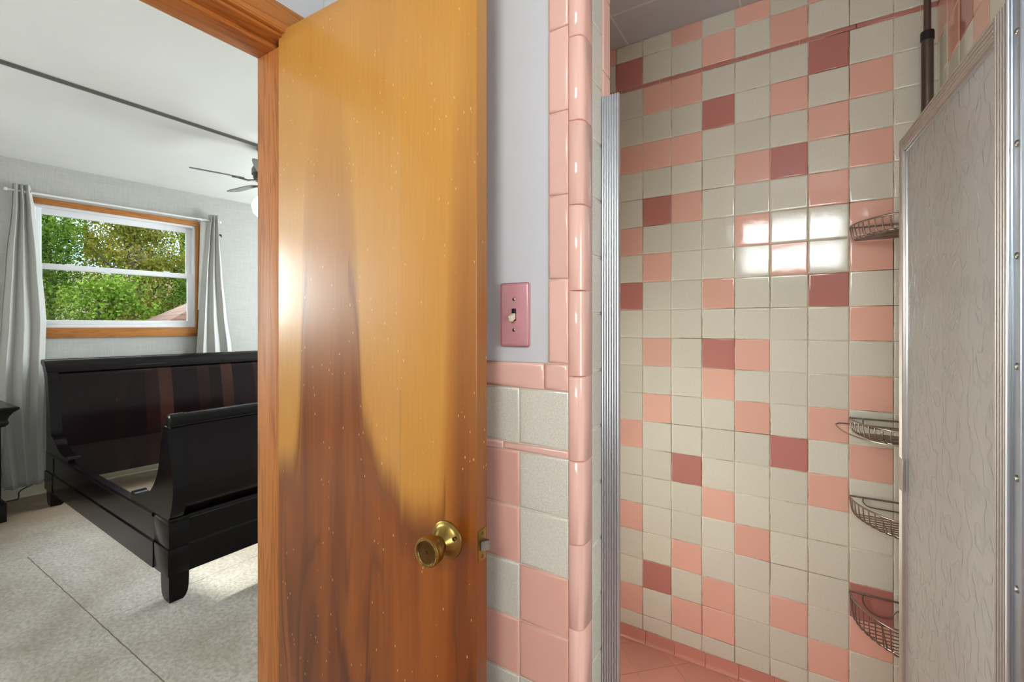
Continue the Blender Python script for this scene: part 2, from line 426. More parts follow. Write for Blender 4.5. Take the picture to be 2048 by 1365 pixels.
# ------------------------------------------------------------------ key planes
YB = 1.798            # tiled back wall of the shower
YS = .759             # bathroom wall with the switch, room side
YI = .898             # its shower side
XJ = -.334            # left jamb of the shower opening
XO = .262             # right jamb of the shower opening
XR = .339             # right wall of the shower
XL = -.92             # left wall of the shower
XD = -1.075           # wall with the bedroom doorway, bathroom side
XE = -1.19            # the same wall, bedroom side
ZC = 2.406            # bathroom ceiling
ZCB = 2.507           # bedroom ceiling
ZF = .026             # shower floor
XEAST = 1.9; YSOUTH = -1.05
def KX(k): return (k - 4.826) * S
def JZ(j): return H + (8.546 - j) * S
ex, ey, ez = V((1, 0, 0)), V((0, 1, 0)), V((0, 0, 1))

# ------------------------------------------------------------------ shower back wall
P_, R_ = 2, 3
pat = {}   # (row, column) -> colour of the tiles that are not cream
for r, c, m in [(-2, -2, P_), (-2, 1, P_), (-2, 3, P_), (-2, 5, P_), (-1, -1, R_), (-1, 2, P_), (-1, 4, P_), (0, 0, P_), (0, 1, P_), (0, 5, R_),
                (1, 2, R_), (1, 4, P_), (1, 6, P_), (2, -1, P_), (2, 0, P_), (2, 1, P_), (2, 5, P_), (3, 3, P_), (3, 4, R_), (3, 6, P_),
                (4, 0, R_), (4, 1, P_), (4, 5, P_), (5, -1, P_), (5, 3, P_), (5, 6, P_), (6, 0, P_), (6, 4, P_), (6, 6, P_), (7, -1, R_), (7, 2, P_), (7, 5, R_),
                (8, 6, P_), (9, 0, P_), (9, 2, R_), (9, 3, P_), (10, 2, P_), (10, 6, P_), (11, 0, P_), (11, 3, P_), (11, 5, P_), (12, -1, P_), (12, 4, R_), (12, 6, P_),
                (13, 1, R_), (13, 5, P_), (14, 2, P_), (15, -1, P_), (15, 3, P_), (16, 1, P_), (16, 6, R_), (17, 0, R_), (17, 2, P_), (17, 4, P_), (17, 6, P_),
                (18, -1, P_), (18, 1, P_), (18, 2, P_), (18, 5, P_), (1, -3, P_), (5, -3, R_), (8, -2, P_), (12, -3, P_), (15, -2, R_)]:
    pat[(r, c)] = m
bm = NB()
box(bm, XL - .1, XR + .1, YB, YB + .1, -.02, ZC + .1, mi=0)
O = V((0, YB, 0)); Nn = V((0, -1, 0))
cols = list(range(-6, 8))
for c in cols:
    xa, xb = max(KX(c), XL), min(KX(c + 1), XR)
    if xb - xa < .012: continue
    for r in range(0, 20):
        za, zb = JZ(r + 1), JZ(r)
        if r == 19: za = JZ(19.55)
        tile(bm, O, ex, ez, Nn, xa, xb, za, zb, pat.get((r, c), 1))
    for r, za, zb in ((-1, JZ(-.135), JZ(-1.135)), (-2, JZ(-1.135), ZC)):
        tile(bm, O, ex, ez, Nn, xa, xb, za, zb, pat.get((r, c), 1))
x = XL; k = 0
while x < XR - .01:
    xb = min(x + .1524, XR)
    tile(bm, O, ex, ez, Nn, x, xb, JZ(0), JZ(-.135), 3, .0026, .002); x = xb
struct('wall_shower_back', bm, ['grout', 'cream', 'pink', 'rose'], 'back wall of the shower in cream tiles with scattered pink and dusty rose ones', 'wall', (0, YB, 0), ang=50, recalc=False)

# shower right and left walls
rs = random.Random(5)
FILLWIN = (1.0, 1.438, .3, 1.38)      # added opening in the unseen left shower wall, lets in fill light
def side_wall(name, X, n, label):
    bm = NB(); 
    if n < 0: box(bm, X, X + .1, YI, YB + .1, -.02, ZC + .1)
    else: holes_wall(bm, YS, YB + .1, -X, -X + .1, -.02, ZC + .1, [FILLWIN], X=Matrix.Rotation(PI / 2, 4, 'Z'))
    O = V((X, 0, 0)); N = V((n, 0, 0)); y = YB; c = 0
    forced = {(0, 0): P_, (1, 1): P_, (3, 0): P_, (-1, 2): P_, (0, 2): 1, (1, 0): 1, (2, 1): 1, (0, 1): P_, (1, 3): P_, (-1, 1): 1, (2, 3): P_, (0, 4): P_}
    while y > YI + .01:
        ya = max(y - S, YI)
        for r in list(range(0, 20)) + [-1, -2]:
            za, zb = JZ(r + 1), JZ(r)
            if r == 19: za = JZ(19.55)
            if r == -1: za, zb = JZ(-.135), JZ(-1.135)
            if r == -2: za, zb = JZ(-1.135), ZC
            if n > 0 and y > FILLWIN[0] + .01 and ya < FILLWIN[1] - .01 and zb > FILLWIN[2] + .01 and za < FILLWIN[3] - .01: continue
            q = rs.random(); mi = 1 if q > .3 else (2 if q > .08 else 3)
            mi = forced.get((r, c), mi)
            U = V((0, 1, 0)) if n < 0 else V((0, -1, 0))
            if n < 0: tile(bm, O, V((0, -1, 0)), ez, N, -y, -ya, za, zb, mi)
            else: tile(bm, O, V((0, 1, 0)), ez, N, ya, y, za, zb, mi)
        tile(bm, O, V((0, -n * -1, 0)) if n > 0 else V((0, -1, 0)), ez, N, (ya if n > 0 else -y), (y if n > 0 else -ya), JZ(0), JZ(-.135), 3, .0026, .002)
        y = ya; c += 1
    struct(name, bm, ['grout', 'cream', 'pink', 'rose'], label, 'wall', (X, YB, 0), ang=50, recalc=False)
side_wall('wall_shower_right', XR, -1, 'tiled right side wall of the shower rising above the frosted door')
side_wall('wall_shower_left', XL, 1, 'tiled left side wall of the shower hidden behind the jamb')

# cove base along the back wall and the shower floor
bm = NB()
prof = smoothpoly([(0, 0), (.014, .001), (.009, .006), (.0055, .014), (.004, .03), (.0035, .0478)], 4) + [(0, .049)]
x = XL + .07
xs = [XL]
x = KX(-3.9)
while x < XR: xs.append(x); x += .1524 * .72
xs.append(XR)
for a, b in zip(xs, xs[1:]):
    prism(bm, prof, a + .0008, b - .0008, lambda d, z, w: V((w, YB - .0005 - d, ZF + z)), 0)
struct('trim_1', bm, ['base'], 'salmon pink cove base tiles along the foot of the shower back wall', 'base trim', (0, YB, ZF), ang=40)
bm = NB()
box(bm, XL, XR, YS, YB, -.05, ZF - .002, mi=0)
R45 = Matrix.Rotation(PI / 4, 4, 'Z'); q = .152
for i in range(-16, 17):
    for j in range(-16, 17):
        cxy = R45 @ V(((i + .5) * q, (j + .5) * q, 0)) + V((KX(3) + .02, YB - .06, 0))
        if not (XL - .02 < cxy.x < XR + .02 and YI - .1 < cxy.y < YB + .06): continue
        U = (R45 @ ex); W = (R45 @ ey)
        # clip the diamond to the shower
        tb = bmesh.new(); tile(tb, V((0, 0, ZF - .002)), U, W, ez, 0, 0, 0, 0, 0) if False else None
        tb.free()
        tb = bmesh.new(); tile(tb, V((cxy.x, cxy.y, ZF - .0015)), U, W, ez, -q / 2, q / 2, -q / 2, q / 2, 1, .0015, .002, .0012)
        for co, no in ((V((XL, 0, 0)), V((-1, 0, 0))), (V((XR, 0, 0)), V((1, 0, 0))), (V((0, YB, 0)), V((0, 1, 0))), (V((0, YS, 0)), V((0, -1, 0)))):
            bmesh.ops.bisect_plane(tb, geom=tb.verts[:] + tb.edges[:] + tb.faces[:], plane_co=co, plane_no=no, clear_outer=True)
        join(bm, tb, 1)
struct('floor_shower', bm, ['grout_floor', 'floortile'], 'pink shower floor of square tiles laid diagonally', 'floor', (0, YB, 0), recalc=False)

# ------------------------------------------------------------------ wall with the switch (ends at the shower opening)
def flat_tile_wall(bm, N, O, U, rows, cols, cmap):
    pass
bm = NB()
# core, kept 2 mm behind the tile faces
box(bm, XD - .0, XJ - .018, YS, YI, 0, ZC + .1, 0, 0); box(bm, XJ - .018, XJ + .001, YS + .018, YI, 0, ZC + .1, 0, 0)
O = V((0, YS, 0)); Ns = V((0, -1, 0))
zcap0, zcap1 = 1.1576, 1.2087
zs0, zs1 = 1.0344, 1.0497
xb0 = XJ - .0235           # where the corner bullnose begins on the room face
xp = -.3995                # left edge of the upright pink border
# painted skim left of the border and above the cap
box(bm, XD + .001, xp, YS - .0015, YS + .002, zcap1, ZC, 0, 1)
# upright border above the cap
jts = [.0, zcap1, 1.3644, 1.5193, 1.6734, 1.8275, 1.98, 2.134, 2.288, ZC]
for a, b in zip(jts[1:], jts[2:]): tile(bm, O, ex, ez, Ns, xp, xb0, a, b, 4, .005, .0045)
# cap course
for a, b in ((-.856, -.7065), (-.7065, -.557), (-.557, -.4065), (-.4065, xb0)):
    tile(bm, O, ex, ez, Ns, a, b, zcap0, zcap1, 4, .007, .006)
tile(bm, O, ex, ez, Ns, XD + .01, -.856, zcap0, zcap1, 4, .007, .006)
# rows of field tiles
xl = [xb0, -.4632, -.5727, -.6822, -.7917, -.9012, -1.0107, XD + .005]
rowz = [(zs1, zcap0), (.9251, zs0), (.8155, .9251), (.7059, .8155), (.5964, .7059), (.4869, .5964), (.3774, .4869), (.2679, .3774), (.1584, .2679), (.0489, .1584), (.0, .0489)]
cm = {(0, 0): 2, (0, 1): 1, (1, 0): 2, (1, 1): 3, (2, 0): 2, (2, 1): 3, (3, 0): 3, (3, 1): 2, (4, 0): 3, (4, 1): 3, (5, 0): 2, (5, 1): 2}
cm[(0, 0)] = 2; cm[(0, 1)] = 2
for r, (a, b) in enumerate(rowz):
    for c in range(len(xl) - 1):
        mi = cm.get((r, c), 2 if rs.random() > .35 else 3)
        tile(bm, O, ex, ez, Ns, xl[c + 1], xl[c], a, b, mi, .0028, .0042)
# liner strip
x = xb0; edges = [xb0, -.4995, -.652, -.8044, -.9568, XD + .005]
for a, b in zip(edges, edges[1:]): tile(bm, O, ex, ez, Ns, b, a, zs0, zs1, 4, .0045, .003)
# corner bullnose pieces, swept quarter round from the room face to the jamb face
def bull_corner(bm, x_edge, y_face, sx, d_face, d_jamb, joints, mi, r=.017, lift=.0035):
    """sx: +1 when the jamb looks to +x"""
    pr = []
    xf = x_edge + sx * lift; yf = y_face - lift
    pr.append((x_edge - sx * d_face, y_face + .002)); pr.append((x_edge - sx * d_face, yf + .0015)); pr.append((x_edge - sx * (d_face - .0015), yf))
    for k in range(9):
        a = k / 8 * PI / 2
        pr.append((xf - sx * r + sx * r * math.sin(a), yf + r - r * math.cos(a)))
    pr.append((xf, y_face + d_jamb - .0015)); pr.append((xf - sx * .0015, y_face + d_jamb)); pr.append((x_edge - sx * .002, y_face + d_jamb))
    for a, b in zip(joints, joints[1:]):
        rings = []
        for z, ins in ((a + .0007, .0012), (a + .002, 0), (b - .002, 0), (b - .0007, .0012)):
            rings.append([bm.verts.new((px - sx * ins, py + ins, z)) for px, py in pr])
        for A, C in zip(rings, rings[1:]):
            for k in range(len(pr) - 1):
                f = bm.faces.new((A[k], A[k + 1], C[k + 1], C[k]) if sx > 0 else (A[k + 1], A[k], C[k], C[k + 1])); f.material_index = mi
        bm.faces.new(rings[-1]).material_index = mi; bm.faces.new(rings[0][::-1]).material_index = mi
bj = [.0, .113, .266, .419, .5735, .7275, .881, 1.0325, 1.186, 1.342, 1.498, 1.651, 1.8035, 1.957, 2.11, 2.263, ZC]
bull_corner(bm, XJ, YS, 1, .0235, .044, bj, 4)
# jamb face: one column of cream tiles, then the inner bullnose
OJ = V((XJ, 0, 0)); NJ = V((1, 0, 0))
z = .974 - 9 * .1095 + .012; zz = [0]
zlist = [.974 + (i - 8) * .1095 for i in range(0, 22)]
zlist = [0] + [q for q in zlist if .03 < q < ZC - .02] + [ZC]
for a, b in zip(zlist, zlist[1:]): tile(bm, OJ, ey, ez, NJ, YS + .044, .857, a, b, 2, .0028, .003)
bz = [0, .12, .272, .424, .577, .73, .882, 1.034, 1.187, 1.339, 1.492, 1.644, 1.784, 1.936, 2.089, 2.241, ZC]
for a, b in zip(bz, bz[1:]): tile(bm, OJ, ey, ez, NJ, .857, YI, a, b, 4, .004, .004)
struct('wall_bathroom_switch', bm, ['grout_white', 'paint', 'cream', 'pink', 'pinktrim'], 'white bathroom wall over a pink and cream tiled wainscot, ending at the shower opening', 'wall', (XD, YS, 0), ang=50, recalc=False)

# wall to the right of the shower opening
bm = NB()
box(bm, XO + .018, XEAST, YS, YI, 0, ZC + .1); box(bm, XO - .001, XO + .018, YS + .018, YI, 0, ZC + .1)
box(bm, XR + .1, XEAST, YS - .0015, YS + .002, zcap1, ZC, 0, 1)
bull_corner(bm, XO, YS, -1, .0235, .044, bj, 4)
OJ = V((XO, 0, 0)); NJ = V((-1, 0, 0))
for a, b in zip(zlist, zlist[1:]): tile(bm, OJ, V((0, -1, 0)), ez, NJ, -.857, -(YS + .044), a, b, 2, .0028, .003)
for a, b in zip(bz, bz[1:]): tile(bm, OJ, V((0, -1, 0)), ez, NJ, -YI, -.857, a, b, 4, .004, .004)
for r, (a, b) in enumerate(rowz):
    for c in range(14): tile(bm, O, ex, ez, Ns, XO + .0235 + c * S, XO + .0235 + (c + 1) * S, a, b, 2 if rs.random() > .35 else 3, .0028, .0042)
tile(bm, O, ex, ez, Ns, XO + .0235, XO + .0235 + 14 * S, zcap0, zcap1, 4, .007, .006)
struct('wall_bathroom_right_of_shower', bm, ['grout_white', 'paint', 'cream', 'pink', 'pinktrim'], 'tiled bathroom wall right of the shower opening carrying the door hinge', 'wall', (XO, YS, 0), ang=50, recalc=False)

# ------------------------------------------------------------------ rest of the bathroom
bm = NB(); holes_wall(bm, XD - .1, XEAST + .1, YSOUTH - .12, YSOUTH, 0, ZC + .1, [(-.5, .34, 1.72, 2.26)])
struct('wall_bathroom_behind', bm, 'paint', 'white bathroom wall with a window, facing the shower', 'wall', (0, YSOUTH, 0))
bm = NB(); holes_wall(bm, YSOUTH - .1, YI, -XEAST - .1, -XEAST, 0, ZC + .1, [(-.85, .25, .75, 2.0)], X=Matrix.Rotation(PI / 2, 4, 'Z'))
struct('wall_bathroom_right', bm, 'paint', 'white bathroom wall at the far right of the room', 'wall', (XEAST, 0, 0))
DY0, DY1 = .035, .66       # doorway
bm = NB(); holes_wall(bm, -3.1, 4.6, -XD, -XE, -.02, 2.65, [(DY0, DY1, -.02, H + .715)], X=Matrix.Rotation(PI / 2, 4, 'Z'))
for f in bm.faces:
    f.material_index = 1 if f.calc_center_median().x < XE + .003 else 0
struct('wall_doorway', bm, ['paint', 'wallpaper'], 'wall between bathroom and bedroom, pierced by the doorway', 'wall', (XD, 0, 0))
bm = NB(); box(bm, XE - .0, XEAST + .1, YSOUTH - .1, YB + .1, ZC, ZC + .05)
struct('ceiling_bathroom', bm, 'bathceil', 'grey panelled ceiling over the shower and bathroom', 'ceiling', (XR - .52, YB - .2, ZC))
bm = NB(); box(bm, XD, XEAST + .1, YSOUTH - .1, YS, -.05, 0)
struct('floor_bathroom', bm, 'bathfloor', 'pink bathroom floor in front of the shower', 'floor')

def frosted_window(name, M4, w, h, label):
    root = thing(name, M4.translation, M4.to_euler().z, label, 'window', kind='structure')
    bm = NB()
    for a in ((0, w, -.02, .07, 0, .05), (0, w, -.02, .07, h - .05, h), (0, .05, -.02, .07, .05, h - .05), (w - .05, w, -.02, .07, .05, h - .05), (.05, w - .05, .0, .05, h * .5 - .02, h * .5 + .02)):
        box(bm, *a, .004)
    obj('window_frame', bm, 'vinyl', root, world=False)
    bm = NB(); box(bm, .05, w - .05, .028, .032, .05, h - .05); obj('glass_pane', bm, 'pane', root, world=False)
    return root
frosted_window('window_3', Matrix.Translation((.34, YSOUTH - .04, 1.72)) @ Matrix.Rotation(PI, 4, 'Z'), .84, .54, 'white framed bathroom window opposite the shower')

frosted_window('fill_window_bathroom', Matrix.Translation((XEAST + .04, -.85, .75)) @ Matrix.Rotation(PI / 2, 4, 'Z'), 1.1, 1.25, 'white framed bathroom window added in the right wall as fill for the lower walls, out of the picture')  # added window, put in so more light reaches the lower bathroom walls

frosted_window('fill_window_shower', Matrix.Translation((XL - .04, FILLWIN[1], FILLWIN[2])) @ Matrix.Rotation(-PI / 2, 4, 'Z'), FILLWIN[1] - FILLWIN[0], FILLWIN[3] - FILLWIN[2], 'small white framed window added in the left shower wall to brighten the shower, out of the picture')  # added window, there only to brighten the shower
# ------------------------------------------------------------------ doorway trim
yj = DY1                       # face of the hinge jamb
root = thing('trim_2', (XD, yj, 0), 0, 'varnished pine frame of the doorway between bathroom and bedroom', 'door frame', kind='structure')
zh = H + .705
bm = NB(); box(bm, XE - .004, XD + .002, yj, yj + .02, 0, zh + .03, .001); obj('side_jamb', bm, 'pine_v', root)
bm = NB(); box(bm, XE - .0045, XD - .012, yj - .013, yj, 0, zh - .012, .0015); obj('door_stop', bm, 'pine_v', root)
bm = NB(); box(bm, XE - .004, XD + .002, DY0 - .02, DY0, 0, zh + .03, .001); obj('side_jamb', bm, 'pine_v', root)
bm = NB(); box(bm, XE - .004, XD + .002, DY0, yj, zh, zh + .03, .001); obj('head_jamb', bm, 'pine_y', root)
bm = NB(); box(bm, XE - .004, XE + .073, DY0, yj - .0, zh - .012, zh, .0015); obj('head_stop', bm, 'pine_y', root)
bm = NB()
box(bm, XD, XD + .016, DY0 - .075, yj + .072, zh + .006, zh + .072, .004); obj('head_casing', bm, 'pine_y', root)
bm = NB(); box(bm, XD, XD + .016, yj + .008, yj + .072, 0, zh + .006, .004); obj('side_casing', bm, 'pine_v', root)
bm = NB(); box(bm, XD, XD + .016, DY0 - .072, DY0 - .008, 0, zh + .006, .004); obj('side_casing', bm, 'pine_v', root)

# ------------------------------------------------------------------ bathroom door, swung open
DA = math.radians(1.9)
root = thing('door_1', (-1.087, .640, 0), DA, 'amber varnished flush wooden door standing open against the switch wall', 'door', kind='structure')
DW, DT, DTOP = .593, .034, 2.002
bm = NB(); box(bm, 0, DW, 0, DT, .012, DTOP, .0012, seg=1); obj('door_leaf', bm, 'door', root, world=False)
KP, KZ = .526, .877
def axis(p, y, z, sgn): # +z of the lathe looks out of the face
    return Matrix.Translation((p, y, z)) @ Matrix.Rotation(PI / 2 if sgn < 0 else -PI / 2, 4, 'X')
for sgn, y in ((-1, 0), (1, DT)):
    X = axis(KP, y, KZ, sgn)
    bm = NB()
    lathe(bm, [(.0352, 0), (.0352, .0012), (.0345, .0026), (.0325, .0036), (.0295, .0042), (.026, .0068), (.021, .0125), (.0172, .0195), (.0155, .0225), (0, .0225)], 48, X)
    rose = obj('rosette', bm, 'brass', root, world=False)
    if sgn < 0:
        bm = NB(); lathe(bm, [(.0038, .0), (.0038, .0112), (.003, .0122), (0, .0122)], 16, X @ Matrix.Translation((.0235, .010, -.001)) ); obj('rosette_screw', bm, 'brass_dark', rose, world=False)
    bm = NB()
    prof = [(.0118, .021), (.0118, .027), (.0135, .029), (.0165, .0305), (.0205, .0335), (.0235, .0385), (.0248, .0445), (.0244, .0505), (.0246, .0535), (.0252, .0555), (.0252, .0575), (.0245, .0592), (.0228, .0598)]
    prof = [(r * 1.05, z) for r, z in prof]
    lathe(bm, prof + [(.0212, prof[-1][1] - .0006)], 48, X)
    kn = obj('knob', bm, 'brass', root, world=False)
    zt = prof[-1][1] - .0008
    bm = NB(); lathe(bm, [(.0226, zt - .001), (.0224, zt), (.0212, zt + .0006), (.0204, zt), (.0196, zt - .0014), (.003, zt - .002), (.0022, zt - .004), (0, zt - .004)], 48, X); obj('knob_face', bm, 'brass_dark', kn, world=False)
    if sgn < 0:
        bm = NB()
        for k in range(44):
            a = 2 * PI * k / 44
            tb = bmesh.new(); bmesh.ops.create_icosphere(tb, subdivisions=1, radius=.0010)
            join(bm, tb, 0, X @ Matrix.Translation((.0238 * math.cos(a), .0238 * math.sin(a), .0600)))
        obj('knob_beading', bm, 'brass', kn, world=False)
bm = NB(); box(bm, DW - .001, DW + .0012, DT / 2 - .0125, DT / 2 + .0125, KZ - .0285, KZ + .0285, .0004)
lp = obj('latch_plate', bm, 'brass', root, world=False)
for dz in (-.021, .021):
    bm = NB(); lathe(bm, [(.0042, 0), (.0036, .0007), (0, .0009)], 16, Matrix.Translation((DW + .0010, DT / 2, KZ + dz)) @ Matrix.Rotation(PI / 2, 4, 'Y')); obj('plate_screw', bm, 'brass_dark', lp, world=False)
bm = NB()
prism(bm, [(DW, -.0075), (DW + .004, -.0075), (DW + .0125, .0035), (DW + .0125, .0075), (DW, .0075)], KZ - .0085, KZ + .0085, lambda a, b, w: V((a, DT / 2 + b, w)))
obj('latch_bolt', bm, 'steel', lp, world=False)

# ------------------------------------------------------------------ light switch
sx, sz = -.472, 1.300
root = thing('light_switch', (sx, YS - .0015, sz), 0, 'dusty rose metal light switch plate with ivory toggle on white wall', 'light switch')
bm = NB(); box(bm, -.0335, .0335, -.0065, .0, -.062, .062, .0055, seg=3); obj('switch_plate', bm, 'plate', root, world=False)
bm = NB(); box(bm, -.0052, .0052, -.0072, -.005, -.012, .012, .0006); obj('toggle_slot', bm, 'black', root, world=False)
bm = NB(); box(bm, -.0040, .0040, -.0165, 0, -.0055, .0055, .0012, X=Matrix.Translation((0, -.0055, -.002)) @ Matrix.Rotation(math.radians(24), 4, 'X')); obj('toggle', bm, 'ivory', root, world=False)
for dz in (-.030, .030):
    bm = NB(); lathe(bm, [(.0034, 0), (.0034, .0006), (.0024, .0014), (0, .0017)], 16, Matrix.Translation((0, -.0064, dz)) @ Matrix.Rotation(PI / 2, 4, 'X')); obj('plate_screw', bm, 'steel', root, world=False)

# ------------------------------------------------------------------ fluted metal filler of the shower door
bm = NB()
pts = []; x0, x1 = XJ + .0025, -.2955; nfl = 7
pr = [(x0, .8575), (x0, .8515)]
for k in range(nfl):
    a = x0 + (x1 - x0) * k / nfl; w = (x1 - x0) / nfl
    for q in (.12, .3, .5, .7, .88): pr.append((a + w * q, .8500 - .0028 * math.sin(PI * (q - .1) / .8)))
    pr.append((a + w, .8508))
pr += [(x1, .8575)]
prism(bm, pr, .06, H + .447, lambda a, b, w: V((a, b, w)))
o = obj('fluted_metal_strip', bm, 'alu', loc=(XJ, .85, .06), ang=60)
meta(o, 'tall fluted silver metal strip standing against the left jamb of the shower', 'metal strip')

# ------------------------------------------------------------------ shower door (opened into the shower)
hx, hy = .2372, .8486
th = math.atan2(.998, -.068)
root = thing('shower_door', (hx, hy, .09), th, 'framed shower door of rain-patterned frosted glass swung open', 'shower door')
L = .518; ZT = 1.704 - .09
def sd(name, bm, m, par=None): return obj(name, bm, m, par or root, world=False)
def ribbed(bm, a0, a1, b0, b1, ax, m=0, faces=(-1, 1)):
    """bar along z (ax='z') or x with three ribs on each face"""
    if ax == 'z':
        box(bm, a0, a1, -.011, .011, b0, b1, .0015)
        for s in (-1, 1):
            for k in range(4):
                c = a0 + (a1 - a0) * (k + .7) / 4.4
                box(bm, c - .0016, c + .0016, s * .011 - .0016, s * .011 + .0016, b0 + .002, b1 - .002, .0007, seg=1)
    else:
        box(bm, a0, a1, -.011, .011, b0, b1, .0015)
        for s in (-1, 1):
            for k in range(4):
                c = b0 + (b1 - b0) * (k + .7) / 4.4
                box(bm, a0 + .002, a1 - .002, s * .011 - .0016, s * .011 + .0016, c - .0016, c + .0016, .0007, seg=1)
bm = NB(); ribbed(bm, 0, .036, 0, ZT, 'z'); sd('hinge_stile', bm, 'bronze')
bm = NB(); ribbed(bm, L - .026, L, 0, ZT, 'z'); sd('free_stile', bm, 'bronze')
bm = NB(); ribbed(bm, .036, L - .026, ZT - .031, ZT, 'x'); sd('top_rail', bm, 'bronze')
bm = NB(); ribbed(bm, .036, L - .026, 0, .04, 'x'); sd('bottom_rail', bm, 'bronze')
bm = NB(); box(bm, .033, L - .022, -.0025, .0025, .037, ZT - .027); sd('glass_pane', bm, 'obscure')
bm = NB()
for a in ((.0345, .0385, .04, ZT - .031), (L - .0285, L - .0245, .04, ZT - .031), (.036, L - .026, ZT - .0345, ZT - .0305)):
    box(bm, a[0], a[1], -.0062, .0062, a[2], a[3], .001)
sd('glazing_bead', bm, 'alu')
zc = .941 - .09
for s in (1, -1):
    bm = NB(); box(bm, L - .033, L + .004, s * .0115 - .0015 if s > 0 else -.013, .013 if s > 0 else -.0100, zc - .037, zc + .037, .001)
    if s < 0: box(bm, L - .002, L + .028, -.0125, -.0105, zc - .036, zc + .030, .0008); box(bm, L + .026, L + .028, -.018, -.0105, zc - .036, zc + .030, .0008)
    sd('door_pull', bm, 'bronze')
bm = NB(); box(bm, L - .075, L - .03, -.016, -.0125, zc - .036, zc + .034, .001); sd('latch_plate', bm, 'bronze')

# hinge channel screwed on the right jamb
root2 = thing('hinge_channel', (XO, .84, .06), 0, 'grey metal hinge strip with screws on the right shower jamb', 'hinge strip')
bm = NB()
xp_ = .2305
prism(bm, [(XO - .003, .8185), (xp_ + .001, .8185), (xp_, .8195), (xp_, .8435), (xp_ - .003, .8445), (xp_ - .003, .8475), (XO - .003, .8475)], .06, H + .447 + .06, lambda a, b, w: V((a, b, w)))
obj('channel', bm, 'hinge', root2, ang=25)
bm = NB(); tube(bm, [(xp_ - .0035, .846, .062), (xp_ - .0035, .846, H + .445)], .0028, 12); obj('hinge_pin', bm, 'alu', root2)
for zz_ in [H + (650.4 - y) / 912.1 * .578 for y in (65, 288, 512, 733, 957, 1178, 1400, 1622)]:
    bm = NB(); lathe(bm, [(.0048, 0), (.0044, .0012), (.003, .0024), (0, .003)], 16, Matrix.Translation((xp_ + .0001, .829, zz_)) @ Matrix.Rotation(-PI / 2, 4, 'Y')); obj('screw', bm, 'steel', root2)

# ------------------------------------------------------------------ corner caddy on a tension pole
px_, py_ = .305, 1.742
root = thing('corner_shower_caddy', (px_, py_, ZF), 0, 'bronze tension pole caddy with four wire baskets in the shower corner', 'shower caddy')
zcol = H + (650.4 - 72) / 912.1 * 1.306
bm = NB(); tube(bm, [(px_, py_, zcol), (px_, py_, ZC)], .0082, 20); obj('upper_pole', bm, 'pole', root)
bm = NB(); tube(bm, [(px_, py_, ZF), (px_, py_, zcol)], .0138, 20); obj('lower_pole', bm, 'pole', root)
bm = NB(); lathe(bm, [(.0084, .014), (.0145, .013), (.0156, .010), (.0156, -.012), (.0140, -.013)], 24, Matrix.Translation((px_, py_, zcol))); obj('pole_collar', bm, 'black', root)
bm = NB(); lathe(bm, [(0, 0), (.02, 0), (.02, .006), (.0138, .012)], 24, Matrix.Translation((px_, py_, ZF))); obj('rubber_foot', bm, 'black', root)
cx, cy = XR - .008, YB - .010
def basket(zr, R, depth, kind):
    bm = NB(); w = .0021
    def A(f, r, z): return V((cx - r * math.cos(f), cy - r * math.sin(f), z))
    N = 28
    rim = [A(PI / 2 * k / N, R, zr) for k in range(N + 1)]
    back = [V((cx, cy, zr))]
    tube(bm, [A(0, R, zr)] + rim[1:-1] + [A(PI / 2, R, zr), V((cx, cy - R * .5, zr)), V((cx, cy, zr)), V((cx - R * .5, cy, zr))], .0027, 8, True)
    zb = zr - depth; Rb = R - .012
    tube(bm, [A(PI / 2 * k / N, Rb, zb + .004) for k in range(N + 1)], w, 6)
    # ribs: down from the rim, curving in, then across the bottom towards the right wall
    nr = 15
    for k in range(1, nr):
        f = PI / 2 * (k - .2) / nr
        a = A(f, R, zr); rr = .014
        p = [a, A(f, R - .002, zr - depth * .45), A(f, R - .004, zb + rr)]
        for q in (30, 60, 90):
            t = math.radians(q); p.append(A(f, R - .004, zb + rr - rr * math.sin(t)) + V((rr * (1 - math.cos(t)), 0, 0)))
        e = V((cx - .002, p[-1].y, zb))
        if e.x > p[-1].x + .004: p.append(e)
        tube(bm, p, w * .82, 6)
    for q in (.3, .62): tube(bm, [V((cx - R * q, cy - .004, zb + .002)), V((cx - R * q, cy - math.sqrt(max(0, (Rb * .98) ** 2 - (R * q) ** 2)), zb + .002))], w, 6)
    # wire on the back wall
    if kind == 'wave':
        pts = [(R * .83, 0), (R * .83, -.026), (R * .74, -.050), (R * .60, -.058), (R * .50, -.050), (R * .44, -.032), (R * .37, -.022), (R * .18, -.021), (.004, -.021)]
    else:
        pts = [(R * .83, 0), (R * .83, -.013), (R * .80, -.022), (R * .73, -.027), (R * .5, -.028), (R * .2, -.028), (.004, -.028)]
    tube(bm, [V((cx - a, cy, zr + b)) for a, b in smoothpoly(pts, 4)], w, 6)
    tube(bm, [V((cx, cy - a, zr + b)) for a, b in smoothpoly(pts, 4)], w, 6)
    # clamp round the pole
    lathe(bm, [(.0139, -.014), (.0165, -.013), (.0165, .006), (.0139, .007)], 20, Matrix.Translation((px_, py_, zr)))
    tube(bm, [V((px_ + .01, py_ + .01, zr - .003)), V((cx, cy, zr - .003))], .004, 6)
    if kind == 'hoop':
        Rh = R + .036; zh_ = zb + .022
        tube(bm, [V((cx - .02, cy - .006, zh_)), V((cx - Rh + .01, cy - .006, zh_ + .002))] + [A(PI / 2 * k / N, Rh, zh_ - .012 * math.sin(PI * k / N)) for k in range(1, N + 1)] + [V((cx - .004, cy - Rh + .03, zh_))], w, 6)
    obj('basket', bm, 'wire', root, ang=60)
